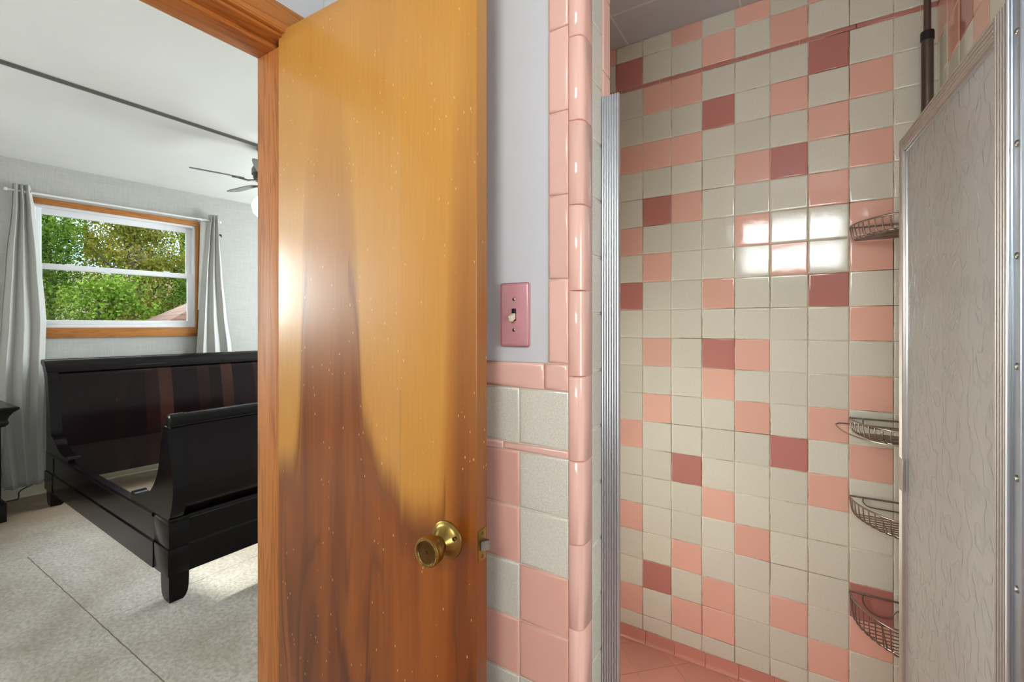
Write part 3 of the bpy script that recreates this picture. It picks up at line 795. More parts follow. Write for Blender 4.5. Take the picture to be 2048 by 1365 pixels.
basket(1.5865, .203, .044, 'plain'); basket(.9874, .203, .043, 'hoop'); basket(.7414, .203, .050, 'plain'); basket(.440, .203, .074, 'wave')

# ================================================================== bedroom
WP = V((-4.893, .851, 0)); WU = V((.105, .9945, 0)).normalized()
WA = math.atan2(WU.y, WU.x)
WM = Matrix.Translation(WP) @ Matrix.Rotation(WA, 4, 'Z')      # x along the window wall, y out of the house
wins = [(.104, 1.166, 1.258, 2.203), (-3.15, -2.05, 1.258, 2.203)]
bm = NB(); holes_wall(bm, -4.2, 4.2, 0, .16, -.05, 2.7, wins, X=WM)
struct('wall_window', bm, 'wallpaper', 'bedroom wall in grey linen wallpaper with the window', 'wall', WP)
bm = NB(); holes_wall(bm, -5.6, -1.1, 4.1, 4.25, -.05, 2.7, [(-4.1, -2.1, .85, 2.2)])
struct('wall_bedroom_right', bm, 'wallpaper', 'bedroom side wall at the foot of the hall side, out of sight', 'wall', (0, 4.1, 0))
bm = NB(); box(bm, -5.8, -1.1, -2.95, -2.8, -.05, 2.7)
struct('wall_bedroom_left', bm, 'wallpaper', 'bedroom side wall on the left, out of sight', 'wall', (0, -2.8, 0))
bm = NB(); box(bm, -5.7, XE + .01, -3, 4.3, ZCB, ZCB + .05)
struct('ceiling_bedroom', bm, 'bedceil', 'pale grey bedroom ceiling with a joint strip', 'ceiling', (-3, 0, ZCB))
bm = NB(); box(bm, -5.6, XD, -3, 4.3, -.06, 0)
struct('floor_bedroom', bm, 'carpet', 'worn grey-brown particleboard floor of the bedroom with open seams', 'floor')
bm = NB()
a, b = V((-3.165, -2.8, 0)), V((-3.10, 4.1, 0)); d = (b - a).normalized(); s = V((d.y, -d.x, 0))
for off, hh in ((-.008, .012), (.009, .004)):
    c0 = a + s * off; c1 = b + s * off; wd = .0075
    vs = [bm.verts.new(p + V((0, 0, ZCB - z))) for p, z in ((c0 - s * wd, .001), (c0 - s * wd * .6, hh), (c0 + s * wd * .6, hh), (c0 + s * wd, .001), (c1 - s * wd, .001), (c1 - s * wd * .6, hh), (c1 + s * wd * .6, hh), (c1 + s * wd, .001))]
    for k in range(3): bm.faces.new((vs[k], vs[k + 1], vs[k + 5], vs[k + 4]))
struct('trim_3', bm, 'ceiltrim', 'grey moulding strip running across the bedroom ceiling', 'ceiling trim', (-3.15, 0, ZCB), ang=20)
bm = NB(); box(bm, -4.0, 4.0, -.014, 0, 0, .095, .004, X=WM); box(bm, -4.0, 4.0, -.026, -.012, 0, .018, .004, X=WM)
struct('baseboard_window', bm, 'baseboard', 'cream painted baseboard along the foot of the window wall', 'baseboard', WP)
def bed_window(name, u0, u1, z0, z1, label):
    root = thing(name, WM @ V((u0, 0, z0)), WA, label, 'window', kind='structure')
    w, h = u1 - u0, z1 - z0
    def p(nm, boxes, m, bev=.002):
        bm = NB()
        for q in boxes: box(bm, *q, bev)
        return obj(nm, bm, m, root, world=False)
    p('casing_head', [(-.022, w + .026, -.018, 0, h - .004, h + .04)], 'pine_w', .003)
    p('casing_apron', [(-.022, w + .026, -.018, 0, -.08, 0)], 'pine_w', .003)
    p('casing_side', [(-.022, .0, -.018, 0, 0, h - .004)], 'pine_wv', .003)
    p('casing_side', [(w - .002, w + .026, -.018, 0, 0, h - .004)], 'pine_wv', .003)
    p('window_frame', [(0, .022, 0, .1, 0, h), (w - .022, w, 0, .1, 0, h), (.022, w - .022, 0, .1, h - .022, h), (.022, w - .022, 0, .1, 0, .022), (.022, .03, .03, .038, .022, h - .022), (w - .03, w - .022, .03, .038, .022, h - .022)], 'vinyl')
    zm0, zm1 = 1.712 - 1.258, 1.752 - 1.258
    lo = p('lower_sash', [(.022, .062, .004, .034, .022, zm1), (w - .062, w - .022, .004, .034, .022, zm1), (.062, w - .062, .004, .034, .022, .06), (.062, w - .062, .004, .034, zm0, zm1)], 'vinyl')
    up = p('upper_sash', [(.022, .062, .042, .072, zm0, h - .022), (w - .062, w - .022, .042, .072, zm0, h - .022), (.062, w - .062, .042, .072, h - .07, h - .022), (.062, w - .062, .042, .072, zm0, zm1 - .005)], 'vinyl')
    bm = NB(); box(bm, .06, w - .06, .017, .021, .058, zm0 + .003); obj('glass_pane', bm, 'pane', lo, world=False)
    bm = NB(); box(bm, .06, w - .06, .055, .059, zm1 - .01, h - .068); obj('glass_pane', bm, 'pane', up, world=False)
    for c in (.2, w - .24):
        bm = NB(); box(bm, c, c + .045, .006, .03, zm1, zm1 + .009, .003); obj('sash_lock', bm, 'whitemetal', lo, world=False)
bed_window('window_1', .104, 1.166, 1.258, 2.203, 'white double-hung bedroom window in a pine casing looking onto trees')
bed_window('window_2', -3.15, -2.05, 1.258, 2.203, 'second bedroom window further along the same wall, out of the picture')
bm = NB(); root = thing('fill_window_bedroom', (-2.1, 4.13, .85), PI, 'wide white window kept for fill light in the bedroom side wall, out of the picture', 'window', kind='structure')  # unseen window, kept for general fill in the bedroom
for a in ((0, 2, -.06, .04, 0, .05), (0, 2, -.06, .04, 1.3, 1.35), (0, .05, -.06, .04, .05, 1.3), (1.95, 2, -.06, .04, .05, 1.3), (.97, 1.03, -.05, .03, .05, 1.3)): box(bm, *a, .003)
obj('window_frame', bm, 'vinyl', root, world=False)
bm = NB(); box(bm, .05, .97, -.012, -.008, .05, 1.3); box(bm, 1.03, 1.95, -.012, -.008, .05, 1.3); obj('glass_pane', bm, 'pane', root, world=False)

# curtain rod
def W(u, y, z): return WM @ V((u, y, z))
root = thing('curtain_rod', W(.65, -.055, 2.262), WA, 'slim white curtain rod above the bedroom window', 'curtain rod')
bm = NB(); tube(bm, [W(-.02, -.055, 2.262), W(1.345, -.055, 2.262)], .008, 14); obj('rod', bm, 'whitemetal', root)
for u in (-.025, 1.35):
    bm = NB(); lathe(bm, [(0, -.014), (.010, -.011), (.013, 0), (.010, .011), (0, .014)], 16, Matrix.Translation(W(u, -.055, 2.262))); obj('finial', bm, 'whitemetal', root)
for u in (.07, 1.20):
    bm = NB(); box(bm, u - .008, u + .008, -.06, -.0, 2.25, 2.256, .001, X=WM); box(bm, u - .012, u + .012, -.004, 0, 2.225, 2.285, .001, X=WM); obj('bracket', bm, 'whitemetal', root)

def drape(name, keys, zt, npl, amp, phase, label, lining=None, y0=-.062):
    """keys: (z, u_left, u_right); the sheet hangs in npl folds between them"""
    root = thing(name, W((keys[0][1] + keys[0][2]) / 2, y0, keys[-1][0]), WA, label, 'curtain', 'curtains at the bedroom window')
    bm = NB(); uvl = bm.loops.layers.uv.new('UVMap')
    rows = 46; colsn = 96; grid = []
    ks = keys
    for i in range(rows + 1):
        t = i / rows; z = zt + (ks[-1][0] - zt) * t
        for (za, la, ra), (zb, lb, rb) in zip(ks, ks[1:]):
            if za >= z >= zb - 1e-9:
                f = (za - z) / (za - zb); f = f * f * (3 - 2 * f) * .5 + f * .5
                ul, ur = la + (lb - la) * f, ra + (rb - ra) * f; break
        row = []
        for j in range(colsn + 1):
            s = j / colsn
            ph = 2 * PI * npl * s + phase
            a = amp * (1 - .25 * t)
            y = y0 + a * math.sin(ph) + .010 * math.sin(3.1 * s + 5 * t + phase) - .004 + .006 * t * math.sin(9 * t + 11 * s)
            u = ul + (ur - ul) * (s + .022 * math.sin(2 * ph) * (1 - t * .3) + .02 * math.sin(4 * t + 7 * s))
            y = min(y, -.016)
            row.append((bm.verts.new(W(u, y, z)), s, t))
        grid.append(row)
    for i in range(rows):
        for j in range(colsn):
            q = [grid[i][j], grid[i][j + 1], grid[i + 1][j + 1], grid[i + 1][j]]
            f = bm.faces.new([x[0] for x in q])
            for lp_, x in zip(f.loops, q): lp_[uvl].uv = (x[1], x[2])
    o = obj('fabric', bm, 'curtain', root, ang=80, recalc=False)
    sm = o.modifiers.new('thick', 'SOLIDIFY'); sm.thickness = .003
    return root
cl = drape('curtain', [(2.312, .005, .098), (2.15, .0, .115), (1.75, -.035, .15), (1.3, -.06, .178), (.9, -.08, .172), (.5, -.07, .165), (.09, -.03, .172)], 2.312, 3.2, .026, .4, 'grey woven curtain hanging left of the bedroom window, behind the nightstand')
cr = drape('curtain', [(2.318, 1.262, 1.328), (2.1, 1.235, 1.345), (1.75, 1.20, 1.372), (1.4, 1.175, 1.41), (1.03, 1.155, 1.462), (.5, 1.14, 1.5), (.09, 1.13, 1.52)], 2.318, 3.0, .024, 2.0, 'grey woven curtain hanging right of the bedroom window, behind the headboard')
bm = NB(); g_ = []
for z, a, b in ((2.272, 1.195, 1.28), (2.0, 1.19, 1.262), (1.75, 1.186, 1.235), (1.55, 1.18, 1.205), (1.42, 1.176, 1.186)):
    g_.append([bm.verts.new(W(a + (b - a) * k / 8, -.03 - .018 * math.sin(PI * k / 8 * 1.6), z)) for k in range(9)])
for A, C in zip(g_, g_[1:]):
    for k in range(8): bm.faces.new((A[k], A[k + 1], C[k + 1], C[k]))
o_ = obj('lining', bm, 'lining', cr, ang=80, recalc=False); o_.modifiers.new('thick', 'SOLIDIFY').thickness = .002
for r_, us in ((cl, (.095,)), (cr, (1.262, 1.305))):
    for u in us:
        bm = NB(); tube(bm, [W(u, -.055, 2.262) + WM.to_3x3() @ V((.0, .018 * math.cos(2 * PI * k / 20), .018 * math.sin(2 * PI * k / 20))) for k in range(20)], .0035, 8, True); obj('grommet', bm, 'nickel', r_)

# small hook on the wall beside the right curtain
bm = NB(); tube(bm, smoothpoly([W(1.37, -.001, 2.15), W(1.37, -.02, 2.148), W(1.37, -.032, 2.138), W(1.37, -.030, 2.125)], 4), .004, 8)
lathe(bm, [(0, 0), (.009, 0), (.009, .003), (0, .003)], 16, WM @ Matrix.Translation((1.37, -.0, 2.15)) @ Matrix.Rotation(PI / 2, 4, 'X'))
meta(obj('wall_hook', bm, 'black', loc=W(1.37, 0, 2.14)), 'tiny dark hook on the wall beside the right bedroom curtain', 'hook')

# cord by the baseboard
bm = NB(); tube(bm, smoothpoly([tuple(W(-.02, -.05, .004)), tuple(W(.035, -.045, .005)), tuple(W(.045, -.022, .05)), tuple(W(.09, -.018, .075)), tuple(W(.14, -.018, .092)), tuple(W(.2, -.02, .11))], 6), .004, 8)
meta(obj('power_cord', bm, 'cord', loc=W(.06, -.03, 0)), 'thin dark cord lying over the baseboard below the left curtain', 'cord')

# ------------------------------------------------------------------ sleigh bed
BT = math.radians(1.2)
root = thing('sleigh_bed', (-2.448, .917, 0), PI - BT, 'dark espresso sleigh bed frame without a mattress', 'bed')
BW = 1.62
def bp(name, bm, m='bed', par=None, ang=35): return obj(name, bm, m, par or root, world=False, ang=ang)
F0 = lambda u, z, v: V((u, -v, z))
HS = math.tan(math.radians(4.4))
FH = lambda u, z, v: V((u - HS * v, -v, z))
# foot end -----------------------------------------------------------
front = smoothpoly([(-.004, .387), (-.022, .40), (-.046, .458), (-.060, .53), (-.050, .61), (-.030, .672), (-.010, .742), (0.0, .81)], 5)
backc = smoothpoly([(.040, .812), (.053, .785), (.078, .721), (.10, .619), (.14, .543), (.205, .479), (.28, .445), (.35, .430), (.405, .428), (.425, .436), (.446, .427), (.450, .40)], 5)
post = front + backc + [(.450, .387)]
fb = None
for v0, v1 in ((0.0, .056), (BW - .056, BW)):
    bm = NB(); prism(bm, post, v0, v1, F0); q = bp('foot_post', bm)
pan = smoothpoly([(.03, .388), (.014, .41), (-.008, .458), (-.020, .53), (-.012, .61), (.004, .672), (.016, .742), (.018, .81)], 5)
pan = pan + [(u + .026, z) for u, z in pan[::-1]]
bm = NB(); prism(bm, pan, .05, BW - .05, F0); fpan = bp('footboard_panel', bm, 'bedpanel')
bm = NB()
XR_ = Matrix.Translation((-.008, 0, .838)) @ Matrix.Rotation(PI / 2, 4, 'X')
lathe(bm, [(0, -.004), (.020, -.003), (.030, 0.0), (.0345, .004), (.0345, .058), (.0315, .0605), (.0315, BW - .0605), (.0345, BW - .058), (.0345, BW - .004), (.030, BW), (0, BW + .004)], 32, XR_)
bp('footboard_roll', bm, ang=30)
bm = NB(); lathe(bm, [(0, -.0085), (.004, -.008), (.0065, -.005), (.007, -.002)], 16, XR_ ); bp('roll_button', bm)
def railprof(d):   # cross-section, outer face towards negative d
    return [(-.002, .121), (-.002, .243), (.004, .252), (.004, .362), (-.002, .366), (-.006, .372), (-.006, .379), (.0, .386), (.034, .388), (.036, .375), (.030, .37), (.030, .121)]
bm = NB(); prism(bm, railprof(0), .078, BW - .078, lambda d, z, w: V((d, -w, z))); bp('foot_rail', bm, ang=20)
for v0, v1 in ((0, .085), (BW - .085, BW)):
    bm = NB()
    box(bm, -.006, .17, -v1, -v0, .121, .247, .003); box(bm, -.004, .17, -v1 + .004 * (v0 > 0) , -v0 - .004 * (v0 == 0), .247, .366, .003); box(bm, -.012, .17, -v1, -v0, .366, .388, .005)
    bp('foot_block', bm)
def leg(u0, u1, v0, v1):
    bm = NB(); rings = []
    for z, k in ((.121, 0), (.10, .0), (.06, .001), (.03, .005), (.012, .012), (0, .022)):
        rings.append([bm.verts.new(c) for c in ((u0 + k * .2, -v0 - k * .2, z), (u1 - k, -v0 - k * .2, z), (u1 - k, -v1 + k, z), (u0 + k * .2, -v1 + k, z))])
    for A, C in zip(rings, rings[1:]):
        for k in range(4): bm.faces.new((A[k], A[(k + 1) % 4], C[(k + 1) % 4], C[k]))
    bm.faces.new(rings[0]); bm.faces.new(rings[-1]); bp('leg', bm, ang=30)
leg(-.004, .085, .004, .085); leg(-.004, .085, BW - .085, BW - .004)
# side rails
for s in (0, 1):
    bm = NB()
    if s == 0: prism(bm, railprof(0), .165, 2.02, lambda d, z, w: V((w, -d, z)))
    else: prism(bm, railprof(0), .165, 1.92, lambda d, z, w: V((w, -(BW - d), z)))
    bp('side_rail', bm, ang=20)
# head end -----------------------------------------------------------
hf = smoothpoly([(1.545, .388), (1.54, .41), (1.56, .425), (1.60, .415), (1.69, .418), (1.81, .452), (1.885, .495), (1.925, .508), (1.955, .513)], 4) + smoothpoly([(1.958, .535), (1.975, .62), (2.01, .80), (2.04, .92), (2.09, .992), (2.15, 1.022)], 5)
hb_ = smoothpoly([(2.175, 1.012), (2.165, .97), (2.12, .90), (2.085, .78), (2.07, .6), (2.07, .388)], 4)
for v0, v1 in ((0.0, .06), (BW - .06, BW)):
    bm = NB(); prism(bm, hf + hb_, v0, v1, FH); bp('head_post', bm)
    bm = NB()
    for a in ((1.9, 2.085, .121, .247, .006), (1.9, 2.08, .247, .388, 0)):
        prism(bm, [(a[0], a[2]), (a[1], a[2]), (a[1], a[3]), (a[0], a[3])], v0 - a[4] * (v0 == 0), v0 + .08 if v0 == 0 else BW, FH)
    bp('head_block', bm)
hp = smoothpoly([(1.985, .415), (2.0, .62), (2.03, .80), (2.058, .92), (2.09, .968)], 5)
bm = NB(); prism(bm, hp + [(u + .024, z - .004) for u, z in hp[::-1]], .055, BW - .055, FH); hpan = bp('headboard_panel', bm, 'bedpanel')
bm = NB(); prism(bm, [(1.985, .165), (1.985, .413), (2.02, .413), (2.02, .165)], .055, BW - .055, FH); bp('headboard_lower_panel', bm, 'bedpanel')
ht = smoothpoly([(2.052, .948), (2.062, .975), (2.09, 1.0), (2.125, 1.022), (2.155, 1.032)], 4) + smoothpoly([(2.185, 1.03), (2.20, 1.015), (2.19, .995), (2.14, .98), (2.09, .955)], 4)
bm = NB(); prism(bm, ht, -.004, BW + .004, FH); bp('headboard_top_rail', bm)
bm = NB(); tube(bm, [FH(2.052, .945, .06), FH(2.052, .945, BW - .06)], .008, 10); bp('headboard_bead', bm)
leg_b = NB()
for v0, v1 in ((0.004, .085), (BW - .085, BW - .004)):
    bm = NB(); rings = []
    for z, k in ((.121, 0), (.10, .0), (.06, .001), (.03, .005), (.012, .012), (0, .022)):
        rings.append([bm.verts.new(FH(*c)) for c in ((1.985 + k, z, v0 + k * .3), (2.08 - k * .2, z, v0 + k * .3), (2.08 - k * .2, z, v1 - k), (1.985 + k, z, v1 - k))])
    for A, C in zip(rings, rings[1:]):
        for k in range(4): bm.faces.new((A[k], A[(k + 1) % 4], C[(k + 1) % 4], C[k]))
    bm.faces.new(rings[0]); bm.faces.new(rings[-1]); bp('leg', bm, ang=30)
leg_b.free()

# ------------------------------------------------------------------ nightstand
root = thing('nightstand', (-4.62, .5, 0), 0, 'black nightstand with stepped top at the left edge, in front of the curtain', 'nightstand')
nx0, nx1, ny0, ny1 = -4.785, -4.375, .17, .722
def nb(name, bm, m='night', par=None): return obj(name, bm, m, par or root)
bm = NB(); box(bm, nx0, nx1, ny0, ny1, .12, .62, .003); nb('body', bm)
bm = NB(); box(bm, nx0, nx1 + .02, ny0 - .02, ny1 + .022, 0, .124, .004); box(bm, nx0, nx1 + .012, ny0 - .012, ny1 + .012, .122, .135, .005); nb('plinth', bm)
bm = NB()
def ringbox(bm, prof):
    rings = [[bm.verts.new(c) for c in ((nx0, ny0 - o, z), (nx1 + o, ny0 - o, z), (nx1 + o, ny1 + o, z), (nx0, ny1 + o, z))] for o, z in prof]
    for A, C in zip(rings, rings[1:]):
        for k in range(4): bm.faces.new((A[k], A[(k + 1) % 4], C[(k + 1) % 4], C[k]))
    bm.faces.new(rings[0]); bm.faces.new(rings[-1])
ringbox(bm, [(.002, .615), (.012, .62), (.026, .632), (.030, .645), (.026, .655), (.024, .665), (.03, .685), (.045, .71), (.066, .728), (.07, .732), (.07, .742), (.062, .748)])
nb('top', bm)
for z0, z1 in ((.16, .365), (.385, .59)):
    bm = NB(); box(bm, nx1 - .002, nx1 + .012, ny0 + .03, ny1 - .03, z0, z1, .004); d_ = nb('drawer', bm)
    bm = NB(); lathe(bm, [(.005, 0), (.005, .012), (.014, .018), (.014, .024), (0, .027)], 20, Matrix.Translation((nx1 + .011, (ny0 + ny1) / 2, (z0 + z1) / 2)) @ Matrix.Rotation(PI / 2, 4, 'Y')); nb('drawer_knob', bm, 'nickel', d_)

# ------------------------------------------------------------------ ceiling fan
fx, fy = -3.163, 1.783
root = thing('ceiling_fan', (fx, fy, ZCB), 0, 'ceiling fan with grey blades and a lit globe in the bedroom', 'ceiling fan')
T = lambda z: Matrix.Translation((fx, fy, z))
bm = NB(); lathe(bm, [(0, ZCB), (.065, ZCB), (.068, ZCB - .01), (.05, ZCB - .04), (.02, ZCB - .055), (0, ZCB - .055)], 32, T(0)); obj('canopy', bm, 'nickel', root)
bm = NB(); lathe(bm, [(.012, ZCB - .05), (.012, 2.40)], 16, T(0)); obj('downrod', bm, 'nickel', root)
bm = NB(); lathe(bm, [(0, 2.405), (.05, 2.402), (.085, 2.385), (.098, 2.36), (.098, 2.325), (.085, 2.315), (.09, 2.305), (.080, 2.285), (.05, 2.272), (0, 2.27)], 40, T(0)); obj('motor_housing', bm, 'nickel', root)
bm = NB(); lathe(bm, [(0, 2.272), (.045, 2.27), (.05, 2.22), (.04, 2.19), (0, 2.188)], 32, T(0)); obj('switch_housing', bm, 'nickel', root)
bm = NB(); lathe(bm, [(.034, 2.19), (.05, 2.178), (.085, 2.150), (.10, 2.11), (.088, 2.06), (.055, 2.028), (0, 2.018)], 32, T(0)); obj('glass_globe', bm, 'globe', root)
zb = 2.282
for k in range(5):
    an = math.radians(182 + 72 * k)
    RB = Matrix.Translation((fx, fy, zb)) @ Matrix.Rotation(an, 4, 'Z')
    bm = NB(); tube(bm, [RB @ V((.07, 0, .0)), RB @ V((.12, 0, -.012)), RB @ V((.175, 0, -.004))], .007, 10)
    box(bm, .16, .215, -.02, .02, -.006, -.002, .001, X=RB); iron = obj('blade_iron', bm, 'nickel', root)
    bm = NB(); P = RB @ Matrix.Rotation(math.radians(-14), 4, 'X')
    out = smoothpoly([(.15, -.034), (.21, -.046), (.33, -.054), (.42, -.052), (.445, -.036), (.452, 0), (.445, .036), (.42, .052), (.33, .054), (.21, .046), (.15, .034)], 4)
    prism(bm, out, -.002, .004, lambda a, b, w: P @ V((a, b, w))); obj('blade', bm, 'blade', root)

# ------------------------------------------------------------------ outdoors
bm = NB()
nx, ny = 40, 40
gv = [[bm.verts.new((-5.6 - 30 * i / nx, -16 + 50 * j / ny, -1.6 + max(0, i - 8) * .19 + .3 * mnoise.noise(V((i * .3, j * .3, 0))))) for j in range(ny + 1)] for i in range(nx + 1)]
for i in range(nx):
    for j in range(ny): bm.faces.new((gv[i][j], gv[i][j + 1], gv[i + 1][j + 1], gv[i + 1][j]))
struct('ground', bm, 'earth', 'wooded hillside rising behind the house', 'ground', (-10, 4, -1.6))
def gz(x): return -1.6 + max(0, (-5.6 - x) / .75 - 8) * .19
def tree(x, y, hgt, rad, nl, m, label, seed, low=.12, ls=.115):
    rg = random.Random(seed); z0 = gz(x) - .2
    root = thing('leafy_tree', (x, y, z0), 0, label, 'tree', 'trees outside the bedroom window')
    bm = NB()
    tube(bm, [(x, y, z0), (x + rg.uniform(-.1, .1), y + rg.uniform(-.1, .1), z0 + hgt * .35), (x + rg.uniform(-.3, .3), y + rg.uniform(-.3, .3), z0 + hgt * .9)], [.14, .10, .02], 8)
    cl_ = []
    for k in range(46):
        t = rg.random(); zz = low + (1 - low) * t ** .85
        rr = rad * (math.sin(PI * min(.98, .18 + .75 * t)) ** .6) * math.sqrt(rg.random())
        a = rg.uniform(0, 2 * PI); c = V((x + rr * math.cos(a), y + rr * math.sin(a), z0 + hgt * zz)); cl_.append(c)
        if k < 22:
            s_ = V((x, y, z0 + hgt * max(.1, zz - .22))); mid = (s_ + c) / 2 + V((0, 0, .15))
            tube(bm, [s_, mid, c], [.035, .022, .007], 5)
    obj('trunk', bm, 'bark', root)
    bm = NB(); nl = int(nl * 2.8)
    for c in cl_:
        cs = rg.uniform(.4, .85) * rad * .42
        for _ in range(nl // len(cl_)):
            p = c + V((rg.gauss(0, cs), rg.gauss(0, cs), rg.gauss(0, cs * .7)))
            h_ = math.hypot(p.x - x, p.y - y)
            if h_ > rad: p = V((x + (p.x - x) * rad / h_ * rg.uniform(.8, 1), y + (p.y - y) * rad / h_, p.z))
            n = V((rg.gauss(0, 1), rg.gauss(0, 1), rg.gauss(.6, 1))).normalized(); u = n.orthogonal().normalized(); u = Matrix.Rotation(rg.uniform(0, 6.3), 3, n) @ u; w = n.cross(u)
            s_ = ls * rg.uniform(.55, 1.15)
            a = [bm.verts.new(p + q) for q in (-u * s_ * .5, w * s_ * .28 + n * s_ * .06, u * s_ * .5, -w * s_ * .28 + n * s_ * .06)]
            bm.faces.new(a)
    obj('foliage', bm, m, root, recalc=False, smooth=False)
tree(-12.8, 1.85, 3.5, .85, 3400, 'leaf2', 'low dark green tree at the lower left of the window view', 5, .05, .10)
tree(-12.8, 3.75, 3.7, .85, 3600, 'leaf1', 'low bright green tree in the lower middle of the window view', 4, .05, .10)
tree(-13.5, 5.85, 4.0, .95, 3600, 'leaf2', 'low deep green tree standing just behind the brown roof', 6, .05, .10)
tree(-15.4, 2.55, 6.4, 1.1, 4600, 'leaf2', 'tall dark green tree at the upper left of the window view', 1)
tree(-15.4, 5.0, 6.0, 1.0, 4200, 'leaf0', 'yellow-green tree in the window, with sky showing through its crown', 2, .2)
tree(-15.6, 7.2, 6.6, 1.15, 5000, 'leaf1', 'tall bright green tree at the upper right of the window view', 3)
tree(-18.8, 3.4, 6.8, 1.45, 5000, 'leaf1', 'tree up the hillside behind the tall dark green one', 9)
tree(-18.8, 6.35, 6.0, 1.4, 5200, 'leaf0', 'tree up the hillside behind the yellow-green one', 7)
tree(-19.2, 9.3, 7.2, 1.5, 5000, 'leaf2', 'tree up the hillside behind the tall bright green one', 8)
tree(-23.0, 5.0, 6.2, 2.0, 5000, 'leaf2', 'furthest tree on the hillside, seen between the left crowns', 10)
tree(-23.0, 9.2, 7.4, 2.1, 5000, 'leaf1', 'furthest tree on the hillside, seen between the right crowns', 12)
# neighbouring garage with a pyramid roof
ap = V((-9.2, 4.82, 2.23)); dg = V((.844, .536, 0)); pp = V((.536, -.844, 0)); rr_ = 2.9; dz_ = V((0, 0, -1.22))
root = thing('neighbour_house', (ap.x, ap.y, -1.6), 0, 'neighbouring house whose brown shingled roof shows in the lower right of the window', 'house')
cs_ = [ap - dg * rr_ + dz_, ap + pp * rr_ + dz_, ap + dg * rr_ + dz_, ap - pp * rr_ + dz_]
bm = NB(); uvl = bm.loops.layers.uv.new('UVMap')
for k in range(4):
    a, b = cs_[k], cs_[(k + 1) % 4]; vs = [bm.verts.new(p) for p in (a, b, ap)]
    f = bm.faces.new(vs); u_ = (b - a).normalized(); w_ = (ap - (a + b) / 2).normalized()
    for lp_ in f.loops: dv = lp_.vert.co - a; lp_[uvl].uv = (dv.dot(u_), dv.dot(w_))
    lo = [bm.verts.new(p) for p in (a, b, b - V((0, 0, .14)), a - V((0, 0, .14)))]; bm.faces.new(lo)
bm.faces.new([bm.verts.new(p - V((0, 0, .14))) for p in cs_])
obj('roof', bm, 'shingle', root, smooth=False, recalc=False)
bm = NB()
tp = [bm.verts.new(ap + (p - ap) * .86 * 1.0 + V((0, 0, -.30))) for p in cs_]
bt = [bm.verts.new(V((v.co.x, v.co.y, -1.7))) for v in tp]
for k in range(4): bm.faces.new((tp[k], tp[(k + 1) % 4], bt[(k + 1) % 4], bt[k]))
bm.faces.new(tp); bm.faces.new(bt[::-1]); obj('house_wall', bm, 'siding', root, smooth=False)

# ------------------------------------------------------------------ daylight
wd = bpy.data.worlds.new('sky'); SC.world = wd; wd.use_nodes = True
nt = wd.node_tree; nt.nodes.clear()
wo = nt.nodes.new('ShaderNodeOutputWorld'); bg = nt.nodes.new('ShaderNodeBackground')
tc = nt.nodes.new('ShaderNodeTexCoord'); sp = nt.nodes.new('ShaderNodeSeparateXYZ'); rp = nt.nodes.new('ShaderNodeValToRGB')
nt.links.new(tc.outputs['Generated'], sp.inputs[0]); nt.links.new(sp.outputs[2], rp.inputs[0]); nt.links.new(rp.outputs[0], bg.inputs[0]); nt.links.new(bg.outputs[0], wo.inputs[0])
e = rp.color_ramp.elements
e[0].position, e[0].color = 0.0, (.14, .24, .46, 1); rp.color_ramp.elements.new(.24).color = (.62, .8, 1, 1); e[len(e) - 1].position, e[len(e) - 1].color = .6, (.86, .93, 1.0, 1)
bg.inputs[1].default_value = 1.5
def area(name, M4, w, h, e_, col=(1, 1, 1), portal=False):
    l = bpy.data.lights.new(name, 'AREA'); l.shape = 'RECTANGLE'; l.size = w; l.size_y = h; l.energy = e_; l.color = col
    if portal: l.cycles.is_portal = True
    o = bpy.data.objects.new(name, l); COL.objects.link(o); o.matrix_world = M4
    return o
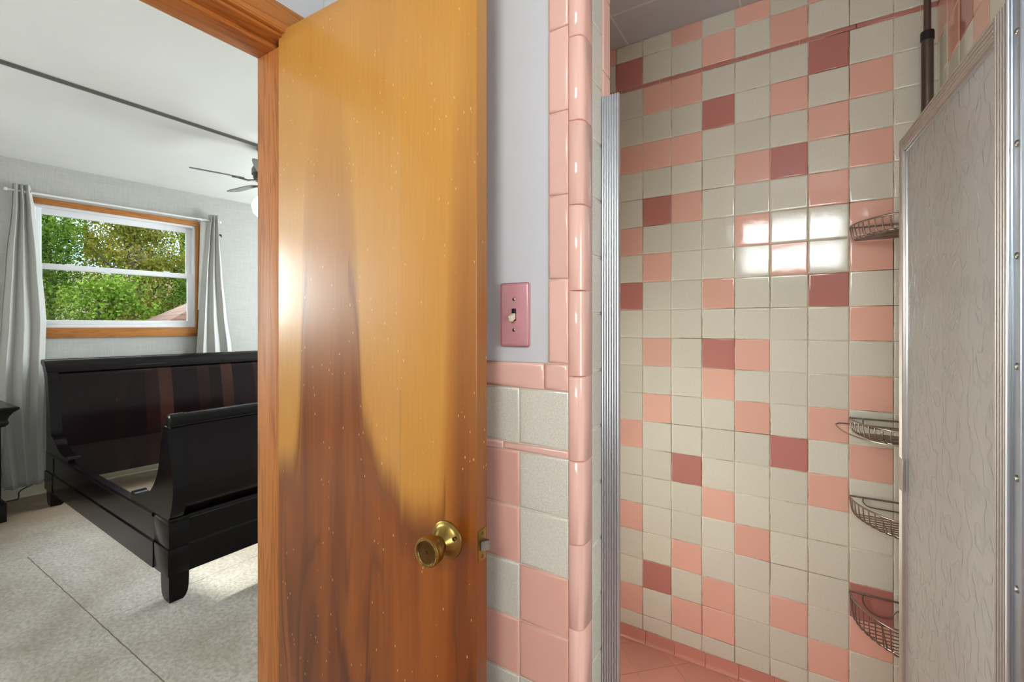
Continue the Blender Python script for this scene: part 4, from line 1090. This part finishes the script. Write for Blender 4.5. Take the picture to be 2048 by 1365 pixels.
# portals: they only guide the sky light through the panes
def facing(loc, d): return Matrix.Translation(loc) @ V(d).to_track_quat('-Z', 'Y').to_matrix().to_4x4()
nin = WM.to_3x3() @ V((0, -1, 0))
for u0, u1, z0, z1 in wins[:1]: area('daylight', facing(WM @ V(((u0 + u1) / 2, .17, (z0 + z1) / 2)), nin), u1 - u0, z1 - z0, 1, portal=True)
# daylight at the inferred windows, plus fill at the added ones
area('daylight_and_fill', facing((-.07, YSOUTH - .2, 1.99), (0, 1, 0)), 1.0, .75, 17, (1, .97, .94))
area('daylight_and_fill', facing((XEAST + .2, -.3, 1.37), (-1, 0, 0)), 1.1, 1.25, 13, (1, .97, .94))  # fill for the lower walls, through the added right-hand window
area('daylight_and_fill', facing((XL - .12, (FILLWIN[0] + FILLWIN[1]) / 2, (FILLWIN[2] + FILLWIN[3]) / 2), (1, 0, 0)), FILLWIN[1] - FILLWIN[0], FILLWIN[3] - FILLWIN[2], 4.8, (1, .98, .95))  # fill for the shower, through the window added on its left
area('daylight_and_fill', facing((-3.1, 4.34, 1.525), (0, -1, 0)), 2.0, 1.35, 58, (.97, .985, 1))  # general bedroom fill, through the unseen side window
area('daylight_and_fill', facing(WM @ V((-2.6, .24, 1.73)), nin), 1.1, .95, 62, (.97, .985, 1))
sn = bpy.data.lights.new('sun', 'SUN'); sn.energy = 2.6; sn.angle = .05; sn.color = (1, .95, .85)
so = bpy.data.objects.new('sun', sn); COL.objects.link(so); so.rotation_euler = V((.84, .02, -.53)).to_track_quat('-Z', 'Y').to_euler()

# ------------------------------------------------------------------ camera
cam = bpy.data.cameras.new('camera'); co = bpy.data.objects.new('camera', cam); COL.objects.link(co)
cam.sensor_width = 36; cam.lens = 912.1 / 2048 * 36; cam.shift_y = -(682.5 - 650.4) / 2048; cam.clip_start = .02
co.location = (0, 0, H); co.rotation_euler = (PI / 2, 0, .56536)
SC.camera = co
SC.view_settings.view_transform = 'Standard'; SC.view_settings.look = 'None'; SC.view_settings.gamma = 1; SC.view_settings.use_curve_mapping = False
SC.view_settings.exposure = 1.62
cy = SC.cycles
cy.use_denoising = True; cy.max_bounces = 12; cy.diffuse_bounces = 6; cy.transparent_max_bounces = 16; cy.sample_clamp_indirect = 8
cy.caustics_refractive = False; cy.caustics_reflective = False
